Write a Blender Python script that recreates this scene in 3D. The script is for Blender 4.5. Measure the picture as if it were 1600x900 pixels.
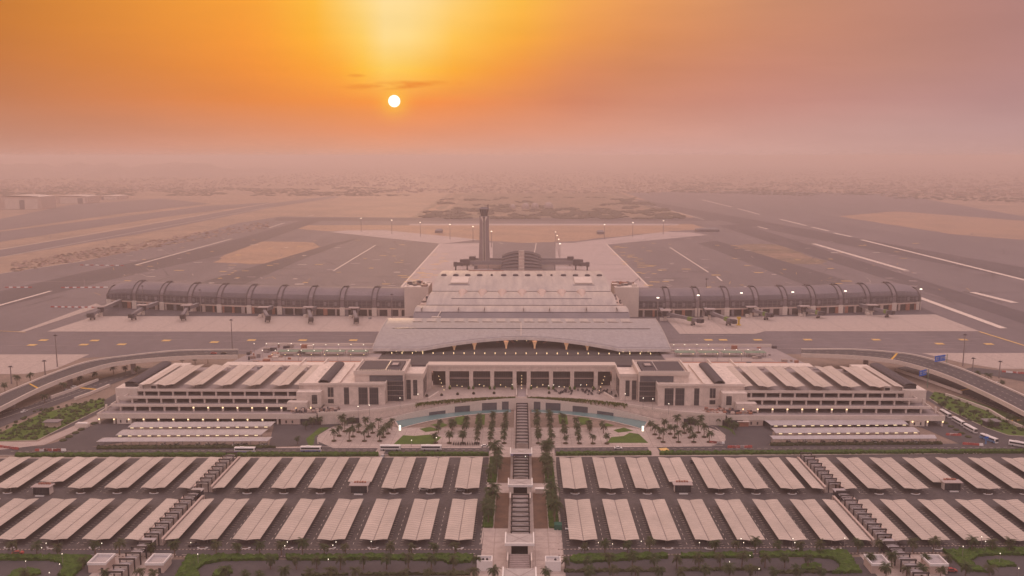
import bpy, math, random
from mathutils import Vector, noise
R = random.Random(7)
rad = math.radians
for o in list(bpy.data.objects): bpy.data.objects.remove(o)
sc = bpy.context.scene
col = sc.collection

# ------------------------------------------------------------------ camera
H = 170.0; F = 1400.0                     # flying height in metres, focal length in photo pixels (1600 wide)
PIT = math.atan(206 / F); YAW = math.atan(15 * math.cos(PIT) / F)
cam_d = bpy.data.cameras.new('camera'); cam = bpy.data.objects.new('camera', cam_d); col.objects.link(cam)
cam.location = (0, 0, H); cam.rotation_euler = (math.pi / 2 - PIT, 0, YAW)
cam_d.sensor_width = 36; cam_d.lens = 36 * F / 1600
cam_d.clip_start = 1; cam_d.clip_end = 60000
sc.camera = cam
FW = Vector((-math.sin(YAW) * math.cos(PIT), math.cos(YAW) * math.cos(PIT), -math.sin(PIT)))
RT = Vector((math.cos(YAW), math.sin(YAW), 0)); UP = RT.cross(FW)
def at(x, y, z=0.0):
    """ground plan position of a point seen at photo pixel x, y when it stands at height z"""
    d = FW + RT * ((x - 800) / F) + UP * ((450 - y) / F)
    t = (z - H) / d.z
    return (d.x * t, d.y * t)
def pix(X, Y, Z):
    d = Vector((X, Y, Z - H)); dz = d.dot(FW)
    return 800 + F * d.dot(RT) / dz, 450 - F * d.dot(UP) / dz
def zat(y, Y, x=815):
    d = FW + RT * ((x - 800) / F) + UP * ((450 - y) / F)
    return H + d.z * Y / d.y
def azel(x, y):
    d = (FW + RT * ((x - 800) / F) + UP * ((450 - y) / F)).normalized()
    return math.degrees(math.atan2(d.x, d.y)), math.degrees(math.asin(d.z))

# ------------------------------------------------------------------ render settings
sc.view_settings.view_transform = 'Standard'; sc.view_settings.look = 'None'
sc.view_settings.exposure = 0.0; sc.view_settings.gamma = 1.0
sc.view_settings.use_curve_mapping = False
sc.cycles.volume_bounces = 1
sc.cycles.max_bounces = 5
sc.cycles.diffuse_bounces = 3
sc.cycles.use_denoising = True

# ------------------------------------------------------------------ sky
def s2l(c):
    return tuple(((v / 255) / 12.92 if v / 255 <= 0.04045 else ((v / 255 + 0.055) / 1.055) ** 2.4) for v in c)
world = bpy.data.worlds.new('World'); sc.world = world; world.use_nodes = True
nt = world.node_tree; nt.nodes.clear()
def N(t, **k):
    n = nt.nodes.new(t)
    for a, b in k.items(): setattr(n, a, b)
    return n
def L(a, b): nt.links.new(a, b)
def M1(op, a, b=None, c=None):
    n = N('ShaderNodeMath', operation=op)
    for i, v in enumerate((a, b, c)):
        if v is None: continue
        if isinstance(v, (int, float)): n.inputs[i].default_value = v
        else: L(v, n.inputs[i])
    return n.outputs[0]
tc = N('ShaderNodeTexCoord'); sp = N('ShaderNodeSeparateXYZ'); L(tc.outputs['Generated'], sp.inputs[0])
EL = M1('MULTIPLY', M1('ARCSINE', sp.outputs[2]), 57.29578)
AZ = M1('MULTIPLY', M1('ARCTAN2', sp.outputs[0], sp.outputs[1]), 57.29578)
AF = M1('MULTIPLY_ADD', AZ, 1 / 360, 0.5)
DOME = (199, 177, 175)
rows = [  # photo row -> sky colours from left to right
 (0,   [(0,(203,126,56)),(200,(230,145,58)),(400,(253,165,60)),(500,(255,190,68)),(550,(255,212,120)),(610,(255,224,158)),(670,(255,217,140)),(720,(255,205,110)),(800,(254,190,72)),(900,(246,168,84)),(1000,(233,155,92)),(1200,(205,142,108)),(1400,(190,134,116)),(1600,(177,129,122))]),
 (60,  [(0,(203,124,58)),(200,(226,140,60)),(400,(248,155,58)),(500,(255,180,58)),(565,(255,206,100)),(610,(255,222,150)),(660,(255,214,125)),(710,(255,196,84)),(800,(250,172,62)),(900,(238,154,80)),(1000,(222,144,90)),(1200,(202,137,108)),(1400,(190,134,117)),(1600,(178,130,123))]),
 (110, [(0,(200,122,68)),(200,(220,134,66)),(400,(242,146,60)),(520,(253,164,56)),(575,(255,196,70)),(612,(255,208,100)),(650,(255,196,76)),(710,(254,174,60)),(800,(244,152,70)),(900,(220,138,90)),(1000,(210,136,98)),(1200,(199,135,114)),(1400,(191,137,122)),(1600,(182,134,128))]),
 (160, [(0,(196,124,84)),(200,(212,130,80)),(400,(232,138,72)),(520,(243,146,70)),(600,(252,152,66)),(680,(248,146,74)),(800,(228,140,90)),(900,(212,134,102)),(1000,(209,140,114)),(1200,(200,140,126)),(1400,(190,140,132)),(1600,(183,139,136))]),
 (205, [(0,(196,134,108)),(200,(206,138,108)),(400,(219,144,108)),(600,(232,148,104)),(800,(223,150,120)),(1000,(213,153,134)),(1200,(204,153,142)),(1400,(196,153,146)),(1600,(189,149,146))]),
 (240, [(0,(198,145,128)),(200,(206,148,130)),(400,(213,154,132)),(600,(219,158,134)),(800,(217,161,143)),(1000,(212,162,152)),(1200,(206,160,150)),(1400,(200,157,149)),(1600,(194,153,147))]),
 (262, [(0,(190,140,128)),(400,(202,146,132)),(700,(206,150,136)),(1000,(202,154,148)),(1300,(200,155,147)),(1600,(194,151,145))]),
]
def ramp(stops):
    cr = N('ShaderNodeValToRGB'); L(AF, cr.inputs[0]); e = cr.color_ramp.elements
    st = sorted(stops)
    e[0].position, e[0].color = 0.0, (*s2l(DOME), 1)
    e[1].position, e[1].color = 1.0, (*s2l(DOME), 1)
    for p, c in st:
        q = e.new(p); q.color = (*s2l(c), 1)
    return cr.outputs[0]
def fromrow(y, cs): return ramp([((azel(x, y)[0] + 180) / 360, c) for x, c in cs])
def elrow(gl, gr, mid):   # higher rows of the sky, out of the picture
    a0 = azel(600, 100)[0]
    return ramp([((a0 + d + 180) / 360, c) for d, c in ((-70, DOME), (-25, gl), (0, mid), (28, gr), (70, DOME))])
layers = [(-90, fromrow(262, rows[6][1])), (azel(800, 262)[1], fromrow(262, rows[6][1]))]
for y, cs in reversed(rows[:6]): layers.append((azel(800, y)[1], fromrow(y, cs)))
layers.append((16, elrow((225, 158, 96), (205, 150, 135), (255, 205, 130))))
layers.append((34, elrow((205, 165, 150), (198, 162, 160), (235, 190, 150))))
cur = layers[0][1]
for i in range(1, len(layers)):
    f = N('ShaderNodeMapRange'); f.clamp = True
    L(EL, f.inputs[0]); f.inputs[1].default_value = layers[i-1][0]; f.inputs[2].default_value = layers[i][0]
    mx = N('ShaderNodeMixRGB'); L(f.outputs[0], mx.inputs[0]); L(cur, mx.inputs[1]); L(layers[i][1], mx.inputs[2]); cur = mx.outputs[0]
f = N('ShaderNodeMapRange'); L(EL, f.inputs[0]); f.inputs[1].default_value = 34; f.inputs[2].default_value = 60
mx = N('ShaderNodeMixRGB'); L(f.outputs[0], mx.inputs[0]); L(cur, mx.inputs[1]); mx.inputs[2].default_value = (*s2l(DOME), 1); cur = mx.outputs[0]
# faint streaks of cloud close above the sun and thin veils elsewhere
SAZ, SEL = azel(616, 158)
cv = N('ShaderNodeCombineXYZ'); L(M1('MULTIPLY', AZ, 0.55), cv.inputs[0]); L(M1('MULTIPLY', EL, 3.0), cv.inputs[1])
nz = N('ShaderNodeTexNoise'); L(cv.outputs[0], nz.inputs['Vector']); nz.inputs['Scale'].default_value = 1.0; nz.inputs['Detail'].default_value = 5
def cloud(cx, cy, wx, wy, lo, hi, power):
    ca, ce = azel(cx, cy)
    a = M1('POWER', M1('DIVIDE', M1('SUBTRACT', AZ, ca), wx / 24.4), 2); b = M1('POWER', M1('DIVIDE', M1('SUBTRACT', EL, ce), wy / 24.4), 2)
    m = M1('MAXIMUM', M1('SUBTRACT', 1.0, M1('ADD', a, b)), 0.0)
    r = N('ShaderNodeMapRange'); r.clamp = True; L(nz.outputs[0], r.inputs[0]); r.inputs[1].default_value = lo; r.inputs[2].default_value = hi
    return M1('MULTIPLY', M1('MULTIPLY', m, r.outputs[0]), power)
cl = M1('ADD', cloud(628, 132, 48, 7, .36, .56, .75), M1('ADD', cloud(585, 136, 70, 6, .4, .6, .6), M1('ADD', cloud(690, 130, 46, 6, .4, .6, .5), cloud(557, 118, 16, 3, .3, .5, .5))))
mx = N('ShaderNodeMixRGB'); L(cl, mx.inputs[0]); L(cur, mx.inputs[1]); mx.inputs[2].default_value = (*s2l((236, 132, 52)), 1); cur = mx.outputs[0]
cv2 = N('ShaderNodeCombineXYZ'); L(M1('MULTIPLY', AZ, 0.10), cv2.inputs[0]); L(M1('MULTIPLY', EL, 0.55), cv2.inputs[1])
n2 = N('ShaderNodeTexNoise'); L(cv2.outputs[0], n2.inputs['Vector']); n2.inputs['Scale'].default_value = 1.0; n2.inputs['Detail'].default_value = 4
v = M1('MULTIPLY_ADD', n2.outputs[0], 0.16, 0.92)
mv = N('ShaderNodeVectorMath', operation='SCALE'); L(cur, mv.inputs[0]); L(v, mv.inputs['Scale']); cur = mv.outputs[0]
# the sun's glow and disc
dist = M1('SQRT', M1('ADD', M1('POWER', M1('SUBTRACT', AZ, SAZ), 2), M1('POWER', M1('SUBTRACT', EL, SEL), 2)))
gl = N('ShaderNodeMapRange'); gl.clamp = True; L(dist, gl.inputs[0]); gl.inputs[1].default_value = 0.34; gl.inputs[2].default_value = 2.0; gl.inputs[3].default_value = 1; gl.inputs[4].default_value = 0
g2 = M1('MULTIPLY', M1('POWER', gl.outputs[0], 3.0), 0.65)
mx = N('ShaderNodeMixRGB'); L(g2, mx.inputs[0]); L(cur, mx.inputs[1]); mx.inputs[2].default_value = (1.0, .55, .06, 1); cur = mx.outputs[0]
dc = N('ShaderNodeMapRange'); dc.clamp = True; L(dist, dc.inputs[0]); dc.inputs[1].default_value = 0.33; dc.inputs[2].default_value = 0.39; dc.inputs[3].default_value = 1; dc.inputs[4].default_value = 0
mx = N('ShaderNodeMixRGB'); L(dc.outputs[0], mx.inputs[0]); L(cur, mx.inputs[1]); mx.inputs[2].default_value = (1.6, 1.6, 1.45, 1); cur = mx.outputs[0]
# above about 20 degrees (never in view) the hazy dome is brighter overhead
br = N('ShaderNodeMapRange'); br.clamp = True; L(EL, br.inputs[0]); br.inputs[1].default_value = 12; br.inputs[2].default_value = 50; br.inputs[3].default_value = 1.0; br.inputs[4].default_value = 2.55
mv = N('ShaderNodeVectorMath', operation='SCALE'); L(cur, mv.inputs[0]); L(br.outputs[0], mv.inputs['Scale']); cur = mv.outputs[0]
bg = N('ShaderNodeBackground'); L(cur, bg.inputs[0]); bg.inputs[1].default_value = 1.0
wo = N('ShaderNodeOutputWorld'); L(bg.outputs[0], wo.inputs[0])

# ------------------------------------------------------------------ sun
sl = bpy.data.lights.new('sun', 'SUN'); sun = bpy.data.objects.new('sun', sl); col.objects.link(sun)
sl.energy = 1.0; sl.angle = rad(3.0); sl.color = (1.0, .60, .33)
sd = Vector((math.sin(rad(SAZ)) * math.cos(rad(SEL)), math.cos(rad(SAZ)) * math.cos(rad(SEL)), math.sin(rad(SEL))))
sun.rotation_euler = (-sd).to_track_quat('-Z', 'Y').to_euler()

# ------------------------------------------------------------------ materials
MT = {}
def mat(name, c, rough=.8, var=.12, scale=.2, metal=0.0, c2=None, stretch=None, emit=None, fine=0.0, spec=.3):
    m = bpy.data.materials.new(name); m.use_nodes = True; t = m.node_tree
    b = t.nodes['Principled BSDF']; b.inputs['Roughness'].default_value = rough; b.inputs['Metallic'].default_value = metal
    b.inputs['Specular IOR Level'].default_value = spec
    if emit:
        b.inputs['Base Color'].default_value = (*c, 1); b.inputs['Emission Color'].default_value = (*c, 1); b.inputs['Emission Strength'].default_value = emit
        MT[name] = m; return m
    g = t.nodes.new('ShaderNodeNewGeometry'); mp = t.nodes.new('ShaderNodeMapping'); t.links.new(g.outputs['Position'], mp.inputs[0])
    if stretch: mp.inputs['Scale'].default_value = stretch
    n = t.nodes.new('ShaderNodeTexNoise'); t.links.new(mp.outputs[0], n.inputs['Vector']); n.inputs['Scale'].default_value = scale; n.inputs['Detail'].default_value = 6; n.inputs['Roughness'].default_value = .62
    r = t.nodes.new('ShaderNodeValToRGB'); t.links.new(n.outputs[0], r.inputs[0])
    a = c2 if c2 else tuple(v * (1 - var) for v in c); bb = tuple(v * (1 + var) for v in c) if not c2 else c
    r.color_ramp.elements[0].position = .33; r.color_ramp.elements[0].color = (*a, 1)
    r.color_ramp.elements[1].position = .67; r.color_ramp.elements[1].color = (*bb, 1)
    out = r.outputs[0]
    if fine:
        n2 = t.nodes.new('ShaderNodeTexNoise'); t.links.new(g.outputs['Position'], n2.inputs['Vector']); n2.inputs['Scale'].default_value = scale * 9; n2.inputs['Detail'].default_value = 4
        mr = t.nodes.new('ShaderNodeMapRange'); t.links.new(n2.outputs[0], mr.inputs[0]); mr.inputs[1].default_value = .3; mr.inputs[2].default_value = .7; mr.inputs[3].default_value = 1 - fine; mr.inputs[4].default_value = 1 + fine
        vm = t.nodes.new('ShaderNodeVectorMath'); vm.operation = 'SCALE'; t.links.new(out, vm.inputs[0]); t.links.new(mr.outputs[0], vm.inputs['Scale']); out = vm.outputs[0]
    t.links.new(out, b.inputs['Base Color'])
    MT[name] = m; return m
mat('sand', (.35, .235, .175), c2=(.23, .165, .135), scale=.006, fine=.15)
mat('sand_gold', (.37, .23, .16), c2=(.27, .18, .135), scale=.012, fine=.18)
mat('scrub', (.26, .17, .13), c2=(.12, .10, .075), scale=.012, fine=.3)
mat('airfield', (.165, .135, .147), c2=(.125, .103, .115), scale=.012, stretch=(1.6, .25, 1), fine=.08)
mat('airfield_dark', (.095, .078, .090), c2=(.075, .062, .074), scale=.012, stretch=(1.6, .25, 1), fine=.08)
mat('apron', (.40, .32, .30), c2=(.345, .275, .26), scale=.03, fine=.05)
mat('apron_far', (.42, .34, .34), c2=(.35, .285, .285), scale=.03, fine=.05)
mat('paint_white', (.62, .52, .47), var=.12, scale=.4)
mat('paint_yellow', (.62, .40, .15), var=.2, scale=.3)
mat('paint_orange', (.60, .34, .06), var=.15, scale=.4)
mat('stain', (.10, .08, .085), var=.2, scale=.1)
mat('tarmac', (.092, .076, .078), c2=(.058, .048, .051), scale=.06, fine=.22)
mat('road', (.078, .066, .072), c2=(.058, .050, .056), scale=.08, fine=.1)
mat('paving', (.40, .32, .295), c2=(.33, .26, .24), scale=.15, fine=.08)
mat('soil', (.17, .095, .065), c2=(.10, .06, .045), scale=.2, fine=.2)
mat('verge', (.24, .17, .14), c2=(.17, .125, .105), scale=.08, fine=.15)
mat('lawn', (.075, .125, .014), c2=(.045, .080, .010), scale=.15, fine=.3, rough=.95)
mat('cover', (.060, .105, .012), c2=(.028, .052, .008), scale=.5, fine=.5, rough=.95)
mat('shrub', (.060, .062, .024), c2=(.030, .036, .016), scale=.5, fine=.5, rough=.95)
mat('kerb', (.42, .34, .31), var=.1, scale=.5)
mat('fabric', (.53, .435, .39), c2=(.43, .36, .32), scale=.06, fine=.05, rough=.7)
mat('fabric_b', (.50, .41, .365), c2=(.39, .325, .29), scale=.05, fine=.06, rough=.7)
mat('steel', (.22, .18, .18), var=.15, scale=.5, rough=.5)
mat('wall', (.64, .54, .49), c2=(.57, .48, .44), scale=.05, fine=.03)
mat('wall_warm', (.52, .40, .36), c2=(.46, .35, .31), scale=.08, fine=.04)
mat('concrete', (.40, .32, .31), c2=(.34, .27, .26), scale=.08, fine=.05)
mat('deck_grey', (.30, .245, .25), c2=(.25, .205, .21), scale=.05, fine=.06)
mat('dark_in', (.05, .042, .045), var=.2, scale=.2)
mat('glass_dark', (.045, .042, .05), c2=(.025, .025, .032), scale=.25, rough=.15, spec=.6)
mat('glass_grey', (.12, .115, .13), c2=(.075, .075, .09), scale=.2, rough=.2, spec=.6)
mat('metal_roof', (.44, .37, .375), c2=(.39, .325, .335), scale=.03, stretch=(1, .12, 1), rough=.6)
mat('metal_roof_light', (.46, .395, .37), c2=(.33, .285, .285), scale=.14, stretch=(1.5, .1, 1), rough=.6)
mat('metal_grey', (.21, .18, .195), c2=(.165, .145, .16), scale=.05, metal=.0, rough=.7)
mat('pier_roof', (.20, .165, .185), c2=(.15, .125, .145), scale=.05, stretch=(1, 1, 1), rough=.6, spec=.25)  # paler than the lower roof: the vault's bluish sheen put into the colour
mat('pier_rib', (.085, .07, .078), var=.12, rough=.75, spec=.15)
mat('tower_stone', (.27, .215, .22), c2=(.23, .185, .19), scale=.08)
mat('pier_low', (.125, .10, .115), c2=(.095, .078, .09), scale=.06, rough=.6)
mat('pier_band', (.19, .155, .17), var=.1, scale=.2)
mat('louvre', (.085, .072, .082), var=.15, scale=.5, rough=.85, spec=.12)
mat('frame_dark', (.040, .030, .032), var=.15, scale=.5, rough=.6)
mat('roof_panel', (.40, .36, .375), c2=(.32, .29, .31), scale=.3, rough=.4, metal=.1)
mat('bark', (.16, .11, .085), var=.25, scale=2)
mat('frond', (.042, .060, .014), c2=(.018, .028, .007), scale=.6, fine=.4, rough=.7)
mat('vine_yellow', (.24, .21, .05), c2=(.13, .13, .04), scale=.8, fine=.4)
mat('frond_dry', (.060, .062, .020), c2=(.028, .032, .011), scale=.6, fine=.4, rough=.7)
mat('crown_dark', (.10, .078, .055), c2=(.055, .05, .035), scale=.6, fine=.5)
mat('water', (.13, .23, .24), c2=(.10, .19, .20), scale=.05, rough=.08, spec=.6)
mat('white_paint', (.70, .66, .66), var=.06, rough=.35)
mat('blue_paint', (.05, .07, .30), var=.08, rough=.35)
mat('purple_paint', (.13, .10, .35), var=.08, rough=.35)
mat('fascia_lilac', (.34, .30, .42), var=.05)
mat('bluegrey_paint', (.10, .19, .36), var=.08, rough=.35)
mat('sign_blue', (.01, .12, .55), var=.05, rough=.4)
mat('red_paint', (.36, .08, .07), var=.1)
mat('orange_paint', (.62, .18, .06), var=.1)
mat('tyre', (.03, .028, .03), var=.1)
mat('silver_paint', (.38, .37, .39), var=.05, rough=.3)
mat('dark_paint', (.05, .045, .055), var=.05, rough=.3)
mat('green_paint', (.16, .22, .05), var=.1)
mat('green_glass', (.21, .27, .21), c2=(.17, .22, .175), scale=.2, rough=.9, spec=.05)
mat('teal_cloth', (.02, .10, .07), var=.1)
mat('terracotta', (.32, .14, .10), var=.2, scale=.8)
mat('clutter', (.42, .27, .22), c2=(.12, .09, .09), scale=.6)
mat('yellow_paint', (.55, .36, .03), var=.1)
mat('town', (.42, .32, .27), c2=(.34, .26, .22), scale=.01)
mat('lamp_white', (1, .90, .72), emit=2.5)
mat('lamp_warm', (1, .72, .38), emit=2.2)
mat('lamp_yellow', (1, .80, .45), emit=.9)
mat('panel_light', (1, 1, .80), emit=1.3)
mat('column_glow', (.75, .42, .24), emit=.22)  # no lamp: golden light on the columns put in as a faint glow
mat('lamp_blue', (.35, .65, 1.0), emit=1.6)
mat('town_b', (.30, .22, .18), var=.2, scale=.01)
mat('hill', (.30, .22, .19), c2=(.22, .17, .15), scale=.002)
# panelled wall for the pier's glass, striped kerb
def grid_mat(name, base, line, sx, sz, w=.08, rough=.4, axis='XZ'):
    m = mat(name, base, rough=rough, var=.15, scale=.3); t = m.node_tree; b = t.nodes['Principled BSDF']; src = b.inputs['Base Color'].links[0].from_socket
    g = t.nodes.new('ShaderNodeNewGeometry'); s = t.nodes.new('ShaderNodeSeparateXYZ'); t.links.new(g.outputs['Position'], s.inputs[0])
    last = None
    for ax, per in ((axis[0], sx), (axis[1], sz)):
        if not per: continue
        a = t.nodes.new('ShaderNodeMath'); a.operation = 'DIVIDE'; t.links.new(s.outputs['XYZ'.index(ax)], a.inputs[0]); a.inputs[1].default_value = per
        fr = t.nodes.new('ShaderNodeMath'); fr.operation = 'FRACT'; t.links.new(a.outputs[0], fr.inputs[0])
        lt = t.nodes.new('ShaderNodeMath'); lt.operation = 'LESS_THAN'; t.links.new(fr.outputs[0], lt.inputs[0]); lt.inputs[1].default_value = w
        if last:
            mm = t.nodes.new('ShaderNodeMath'); mm.operation = 'MAXIMUM'; t.links.new(last, mm.inputs[0]); t.links.new(lt.outputs[0], mm.inputs[1]); last = mm.outputs[0]
        else: last = lt.outputs[0]
    x = t.nodes.new('ShaderNodeMixRGB'); t.links.new(last, x.inputs[0]); t.links.new(src, x.inputs[1]); x.inputs[2].default_value = (*line, 1)
    t.links.new(x.outputs[0], b.inputs['Base Color']); return m
for nm_, ln_ in (('fabric', (.36, .295, .265)), ('fabric_b', (.34, .28, .25))):   # stitched seams across the awnings
    m_ = MT[nm_]; t_ = m_.node_tree; b_ = t_.nodes['Principled BSDF']; src_ = b_.inputs['Base Color'].links[0].from_socket
    g_ = t_.nodes.new('ShaderNodeNewGeometry'); s_ = t_.nodes.new('ShaderNodeSeparateXYZ'); t_.links.new(g_.outputs['Position'], s_.inputs[0])
    d_ = t_.nodes.new('ShaderNodeMath'); d_.operation = 'DIVIDE'; t_.links.new(s_.outputs[1], d_.inputs[0]); d_.inputs[1].default_value = 2.46
    f_ = t_.nodes.new('ShaderNodeMath'); f_.operation = 'FRACT'; t_.links.new(d_.outputs[0], f_.inputs[0])
    l_ = t_.nodes.new('ShaderNodeMath'); l_.operation = 'LESS_THAN'; t_.links.new(f_.outputs[0], l_.inputs[0]); l_.inputs[1].default_value = .16
    x_ = t_.nodes.new('ShaderNodeMixRGB'); t_.links.new(l_.outputs[0], x_.inputs[0]); t_.links.new(src_, x_.inputs[1]); x_.inputs[2].default_value = (*ln_, 1); t_.links.new(x_.outputs[0], b_.inputs['Base Color'])
grid_mat('curtain', (.05, .048, .055), (.11, .095, .10), 1.6, 3.6, .10, .2)
grid_mat('pier_glass', (.085, .075, .085), (.16, .135, .145), 5.2, 3.2, .16, .25)
grid_mat('paved_grid', (.40, .32, .295), (.30, .235, .215), 6.0, 6.0, .06, .8, 'XY')
grid_mat('apron_slabs', (.40, .32, .295), (.33, .265, .245), 40, 13, .03, .8, 'XY')
grid_mat('kerb_blocks', (.42, .33, .30), (.13, .09, .08), 1.6, None, .5, .8, 'XY')
grid_mat('seam_roof', (.29, .265, .285), (.255, .235, .255), 4.0, None, .06, .5, 'XY')
grid_mat('stone', (.60, .50, .455), (.53, .44, .40), 6.0, 1.5, .05, .8)

# ------------------------------------------------------------------ mesh helpers
class MB:
    def __init__(s): s.v = []; s.f = []; s.m = []; s.mats = []
    def mi(s, m):
        if m not in s.mats: s.mats.append(m)
        return s.mats.index(m)
    def add(s, vs, fs, m):
        b = len(s.v); i = s.mi(m); s.v += [tuple(p) for p in vs]
        for f in fs: s.f.append(tuple(b + q for q in f)); s.m.append(i)
        return s
    def box(s, x0, x1, y0, y1, z0, z1, m):
        if x0 > x1: x0, x1 = x1, x0
        if y0 > y1: y0, y1 = y1, y0
        return s.add([(x0,y0,z0),(x1,y0,z0),(x1,y1,z0),(x0,y1,z0),(x0,y0,z1),(x1,y0,z1),(x1,y1,z1),(x0,y1,z1)],
              [(0,3,2,1),(4,5,6,7),(0,1,5,4),(1,2,6,5),(2,3,7,6),(3,0,4,7)], m)
    def poly(s, pts, z, m, h=0):
        n = len(pts)
        a = sum(pts[i][0]*pts[(i+1)%n][1]-pts[(i+1)%n][0]*pts[i][1] for i in range(n))
        if a < 0: pts = pts[::-1]
        s.add([(p[0], p[1], z) for p in pts], [tuple(range(n))], m)
        if h:
            b = [(p[0], p[1], z) for p in pts] + [(p[0], p[1], z - h) for p in pts]
            s.add(b, [(i, n+i, n+(i+1)%n, (i+1)%n) for i in range(n)], m)
        return s
    def grid(s, rowsP, m, closed=False, thick=0):
        n = len(rowsP); k = len(rowsP[0]); vs = [p for r in rowsP for p in r]; fs = []
        for i in range(n-1):
            for j in range(k - (0 if closed else 1)):
                j2 = (j+1) % k
                fs.append((i*k+j, i*k+j2, (i+1)*k+j2, (i+1)*k+j))
        s.add(vs, fs, m)
        if thick:
            vs2 = [(p[0], p[1], p[2]-thick) for p in vs]; s.add(vs2, [f[::-1] for f in fs], m)
            edge = [list(range(k)), [i*k+k-1 for i in range(n)], [(n-1)*k+j for j in range(k-1, -1, -1)], [i*k for i in range(n-1, -1, -1)]]
            for e in edge:
                for a, b in zip(e, e[1:]):
                    s.add([vs[a], vs[b], vs2[b], vs2[a]], [(0, 3, 2, 1)], m)
        return s
    def tube(s, p0, p1, r0, r1, m, n=6, cap=True):
        p0 = Vector(p0); p1 = Vector(p1); d = (p1-p0).normalized()
        a = d.orthogonal().normalized(); b = d.cross(a)
        ring = lambda p, r: [p + (a*math.cos(2*math.pi*i/n) + b*math.sin(2*math.pi*i/n))*r for i in range(n)]
        vs = ring(p0, r0) + ring(p1, r1)
        fs = [(i, (i+1)%n, n+(i+1)%n, n+i) for i in range(n)]
        if cap: fs += [tuple(range(n))[::-1], tuple(range(n, 2*n))]
        return s.add(vs, fs, m)
    def lathe(s, c, prof, m, n=12):
        rows_ = [[(c[0]+r*math.cos(2*math.pi*i/n), c[1]+r*math.sin(2*math.pi*i/n), c[2]+z) for i in range(n)] for r, z in prof]
        return s.grid(rows_, m, closed=True)
    def obox(s, c, ax, l, w, z0, z1, m):   # oriented box: centre, direction, length, width
        ax = Vector((ax[0], ax[1])).normalized(); nx = Vector((-ax.y, ax.x)); c = Vector(c[:2])
        q = [c-ax*l/2-nx*w/2, c+ax*l/2-nx*w/2, c+ax*l/2+nx*w/2, c-ax*l/2+nx*w/2]
        vs = [(p.x,p.y,z0) for p in q] + [(p.x,p.y,z1) for p in q]
        return s.add(vs, [(0,3,2,1),(4,5,6,7),(0,1,5,4),(1,2,6,5),(2,3,7,6),(3,0,4,7)], m)
    def build(s, name, parent=None, smooth=False, **tags):
        me = bpy.data.meshes.new(name); me.from_pydata(s.v, [], s.f); me.update()
        for k in s.mats: me.materials.append(MT[k])
        me.polygons.foreach_set('material_index', s.m)
        if smooth: me.polygons.foreach_set('use_smooth', [True]*len(s.f))
        o = bpy.data.objects.new(name, me); col.objects.link(o)
        if parent: o.parent = parent
        for k, v in tags.items(): o[k] = v
        return o
def thing(name, label, cat, loc=(0,0,0), rz=0, group=None):
    o = bpy.data.objects.new(name, None); col.objects.link(o); o.empty_display_size = 1
    o.location = loc; o.rotation_euler = (0, 0, rz); o['label'] = label; o['category'] = cat
    if group: o['group'] = group
    return o
def copy_tree(o, parent=None):
    c = o.copy(); col.objects.link(c)
    if parent: c.parent = parent
    for ch in list(o.children): copy_tree(ch, c)
    return c
def place(proto, used, loc, rz, label, scale=None, group=None):
    if not used: c = proto; used.append(1)
    else: c = copy_tree(proto)
    c.location = loc; c.rotation_euler = (0, 0, rz); c['label'] = label
    if group: c['group'] = group
    if scale: c.scale = scale if isinstance(scale, tuple) else (scale,)*3
    return c
ORD = 'zeroth first second third fourth fifth sixth seventh eighth ninth tenth eleventh twelfth thirteenth fourteenth fifteenth sixteenth seventeenth eighteenth nineteenth twentieth'.split()
TEN = {2:'twenty',3:'thirty',4:'forty',5:'fifty',6:'sixty'}
def ordw(n):
    if n <= 20: return ORD[n]
    t, u = divmod(n, 10)
    return (TEN[t][:-1] + 'ieth') if u == 0 else TEN[t] + '-' + ORD[u]
def P(lst, z=0): return [at(x, y, z) for x, y in lst]
def sheet(name, pts, z, m, pxl=True, h=0, **t):
    b = MB(); b.poly(P(pts) if pxl else pts, z, m, h); t.setdefault('kind', 'structure'); return b.build(name, **t)
def inside(p, poly):
    x, y = p; c = False; n = len(poly); j = n-1
    for i in range(n):
        if (poly[i][1] > y) != (poly[j][1] > y) and x < (poly[j][0]-poly[i][0])*(y-poly[i][1])/(poly[j][1]-poly[i][1])+poly[i][0]: c = not c
        j = i
    return c
def bumpy(b, poly, z, h, step, m, amp=.5, fr=.6, yaw=0):
    """leafy ground cover: an uneven mound-like sheet filling a polygon"""
    xs = [p[0] for p in poly]; ys = [p[1] for p in poly]; nx = int((max(xs)-min(xs))/step)+2; ny = int((max(ys)-min(ys))/step)+2
    idx = {}
    def g(i, j):
        if (i, j) not in idx:
            x = min(xs)+(i-.5)*step+R.uniform(-.25,.25)*step; y = min(ys)+(j-.5)*step+R.uniform(-.25,.25)*step
            if not inside((x, y), poly): idx[i, j] = None
            else:
                idx[i, j] = len(vs); vs.append((x, y, z+h*(1-amp)+h*amp*2*max(0, .5+.9*noise.noise((x*fr, y*fr, z))*1.0)+R.uniform(-.12, .12)*h))
        return idx[i, j]
    vs = []; fs = []
    for i in range(nx):
        for j in range(ny):
            q = [g(i,j), g(i+1,j), g(i+1,j+1), g(i,j+1)]; q = [k for k in q if k is not None]
            if len(q) >= 3: fs.append(tuple(q))
    # skirt down to the ground along the outline of the filled cells
    ec = {}
    for f in fs:
        for a, c in zip(f, f[1:]+f[:1]): ec[(a, c)] = 1
    base = len(vs); vs2 = [(x, y, z-.05) for x, y, _ in vs]
    sk = [(a, base+a, base+c, c) for (a, c) in ec if (c, a) not in ec]
    b.add(vs+vs2, fs+sk, m)

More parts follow.
